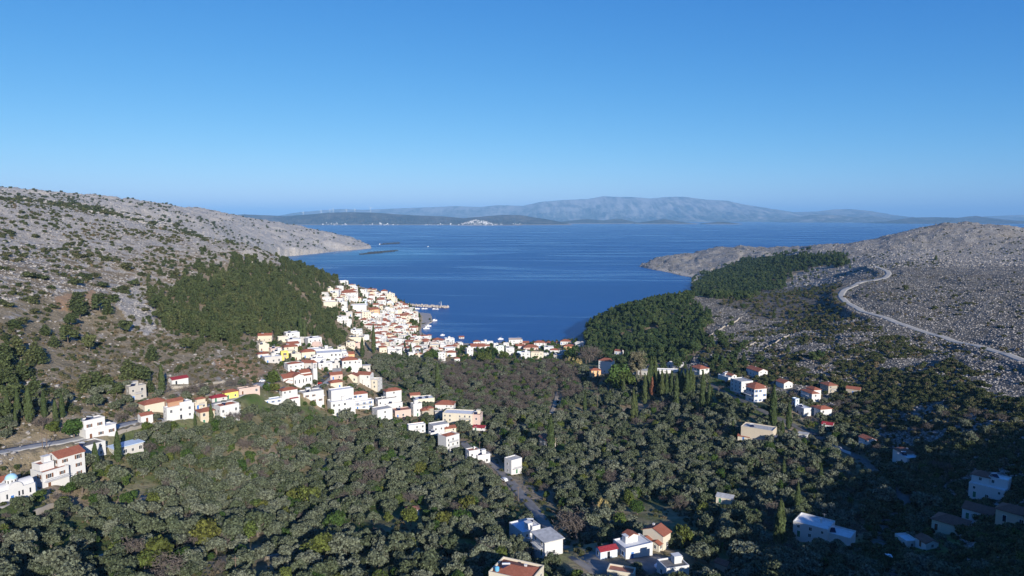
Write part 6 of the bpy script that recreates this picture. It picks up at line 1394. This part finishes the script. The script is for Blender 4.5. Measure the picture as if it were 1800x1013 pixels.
def mass(name, label, meshes, mask, n, seed, smin, smax, rmin=0, rmax=9000, powr=2.0, thr=None, wl=30, grow=0.0, zoff=0.0):
    x, y, z, g2 = zone_pts(mask, n, seed, rmin, rmax); ok = off_roads(x, y, 1.0)
    if thr is not None: ok &= fbm(x / wl, y / wl, 3, seed + 5) > thr
    x, y, z = x[ok], y[ok], z[ok]; s = smin + (smax - smin) * g2.random(len(x)) ** powr; s = s * (1 + grow * np.hypot(x, y) / 1000)
    scatter(name, label, meshes, np.stack([x, y, z + zoff], -1), g2.uniform(0, 6.28, len(x)), s, g2.integers(0, 99, len(x)))
plateau = (rock > .6) & (PX > 1000)
lefthill = (rock > .40) & ~low & ~val & ~pin & ~vil & (PX < 1000)
mass('rubble', 'pale limestone rubble covering the right plateau', ROCK, plateau, 52000, 1, .28, 1.15, 0, 1300, 3.0)
mass('rubble', 'pale limestone rubble on the far right hill and cape', ROCK, plateau, 14000, 2, .7, 2.6, 1200, 3000, 2.8)
mass('rubble', 'pale limestone rubble on the left hill', ROCK, lefthill, 11000, 3, .4, 1.6, 0, 1200, 3.2)
mass('rubble', 'pale limestone rubble on the far headland', ROCK, lefthill, 12000, 4, 1.1, 4.8, 1200, 4500, 3.0)
mass('rubble', 'scattered stones on the lower left slope', ROCK, low, 1600, 5, .3, 1.3, 0, 1200, 3.0)
mass('low_scrub', 'low dark scrub between the rocks of the right plateau', SHRUB + DRY, plateau, 6000, 6, .4, 1.3, 0, 1300, 2, .5, 40)
mass('low_scrub', 'low dark scrub on the far right hill', SHRUB, plateau, 2500, 7, .7, 1.8, 1200, 3000, 2, .5, 90)
mass('low_scrub', 'low dark scrub on the left hill', SHRUB + SHRUB + DRY, lefthill, 6500, 8, .4, 1.8, 0, 1200, 2, .45, 30)
mass('low_scrub', 'low dark scrub on the far headland', SHRUB, lefthill, 5200, 9, 1.4, 4.6, 1200, 4500, 2.2, .46, 120)
mass('low_scrub', 'mixed scrub on the lower left slope', SHRUB + DRY + DRY, low, 3600, 10, .4, 1.3, 0, 1200, 2, .40, 30)
mass('low_scrub', 'brown and green scrub patch below the hill road', DRY + SHRUB + SHRUB, scb, 800, 11, .8, 2.0, 0, 1300, 1.5)
mass('undergrowth', 'weeds and low bushes under the grove trees', SHRUB + SHRUB + DRY, val, 12000, 12, .25, .95, 0, 900, 2, .36, 25)
lowr = inside([(1230,640),(1480,640),(1800,690),(1830,800),(1620,860),(1440,745),(1300,690)], PX, PY)
mass('low_scrub', 'dense scrub on the foot of the right slope', SHRUB + SHRUB + DRY, lowr, 3200, 13, .6, 1.9, 0, 700, 1.6, .42, 28)
midr = inside([(1235,610),(1330,575),(1440,560),(1500,552),(1650,625),(1800,690),(1800,770),(1450,740),(1300,690),(1230,650)], PX, PY)
mass('low_scrub', 'dark scrub among the rocks below the hill road', SHRUB + SHRUB + DRY, midr, 5200, 14, .5, 1.7, 0, 900, 1.8, .45, 32)
corner = inside([(1540,800),(1830,775),(2100,800),(2100,1150),(1500,1150)], PX, PY)
mass('low_scrub', 'dark scrub in the hill shadow at bottom right', SHRUB, corner, 3200, 16, .6, 2.2, 0, 700, 1.4, .40, 26)
mass('undergrowth', 'bushes and weeds around the upper village houses', SHRUB + SHRUB + DRY, vil, 1600, 15, .3, 1.0, 0, 900, 1.8, .40, 20)
resolve_labels()
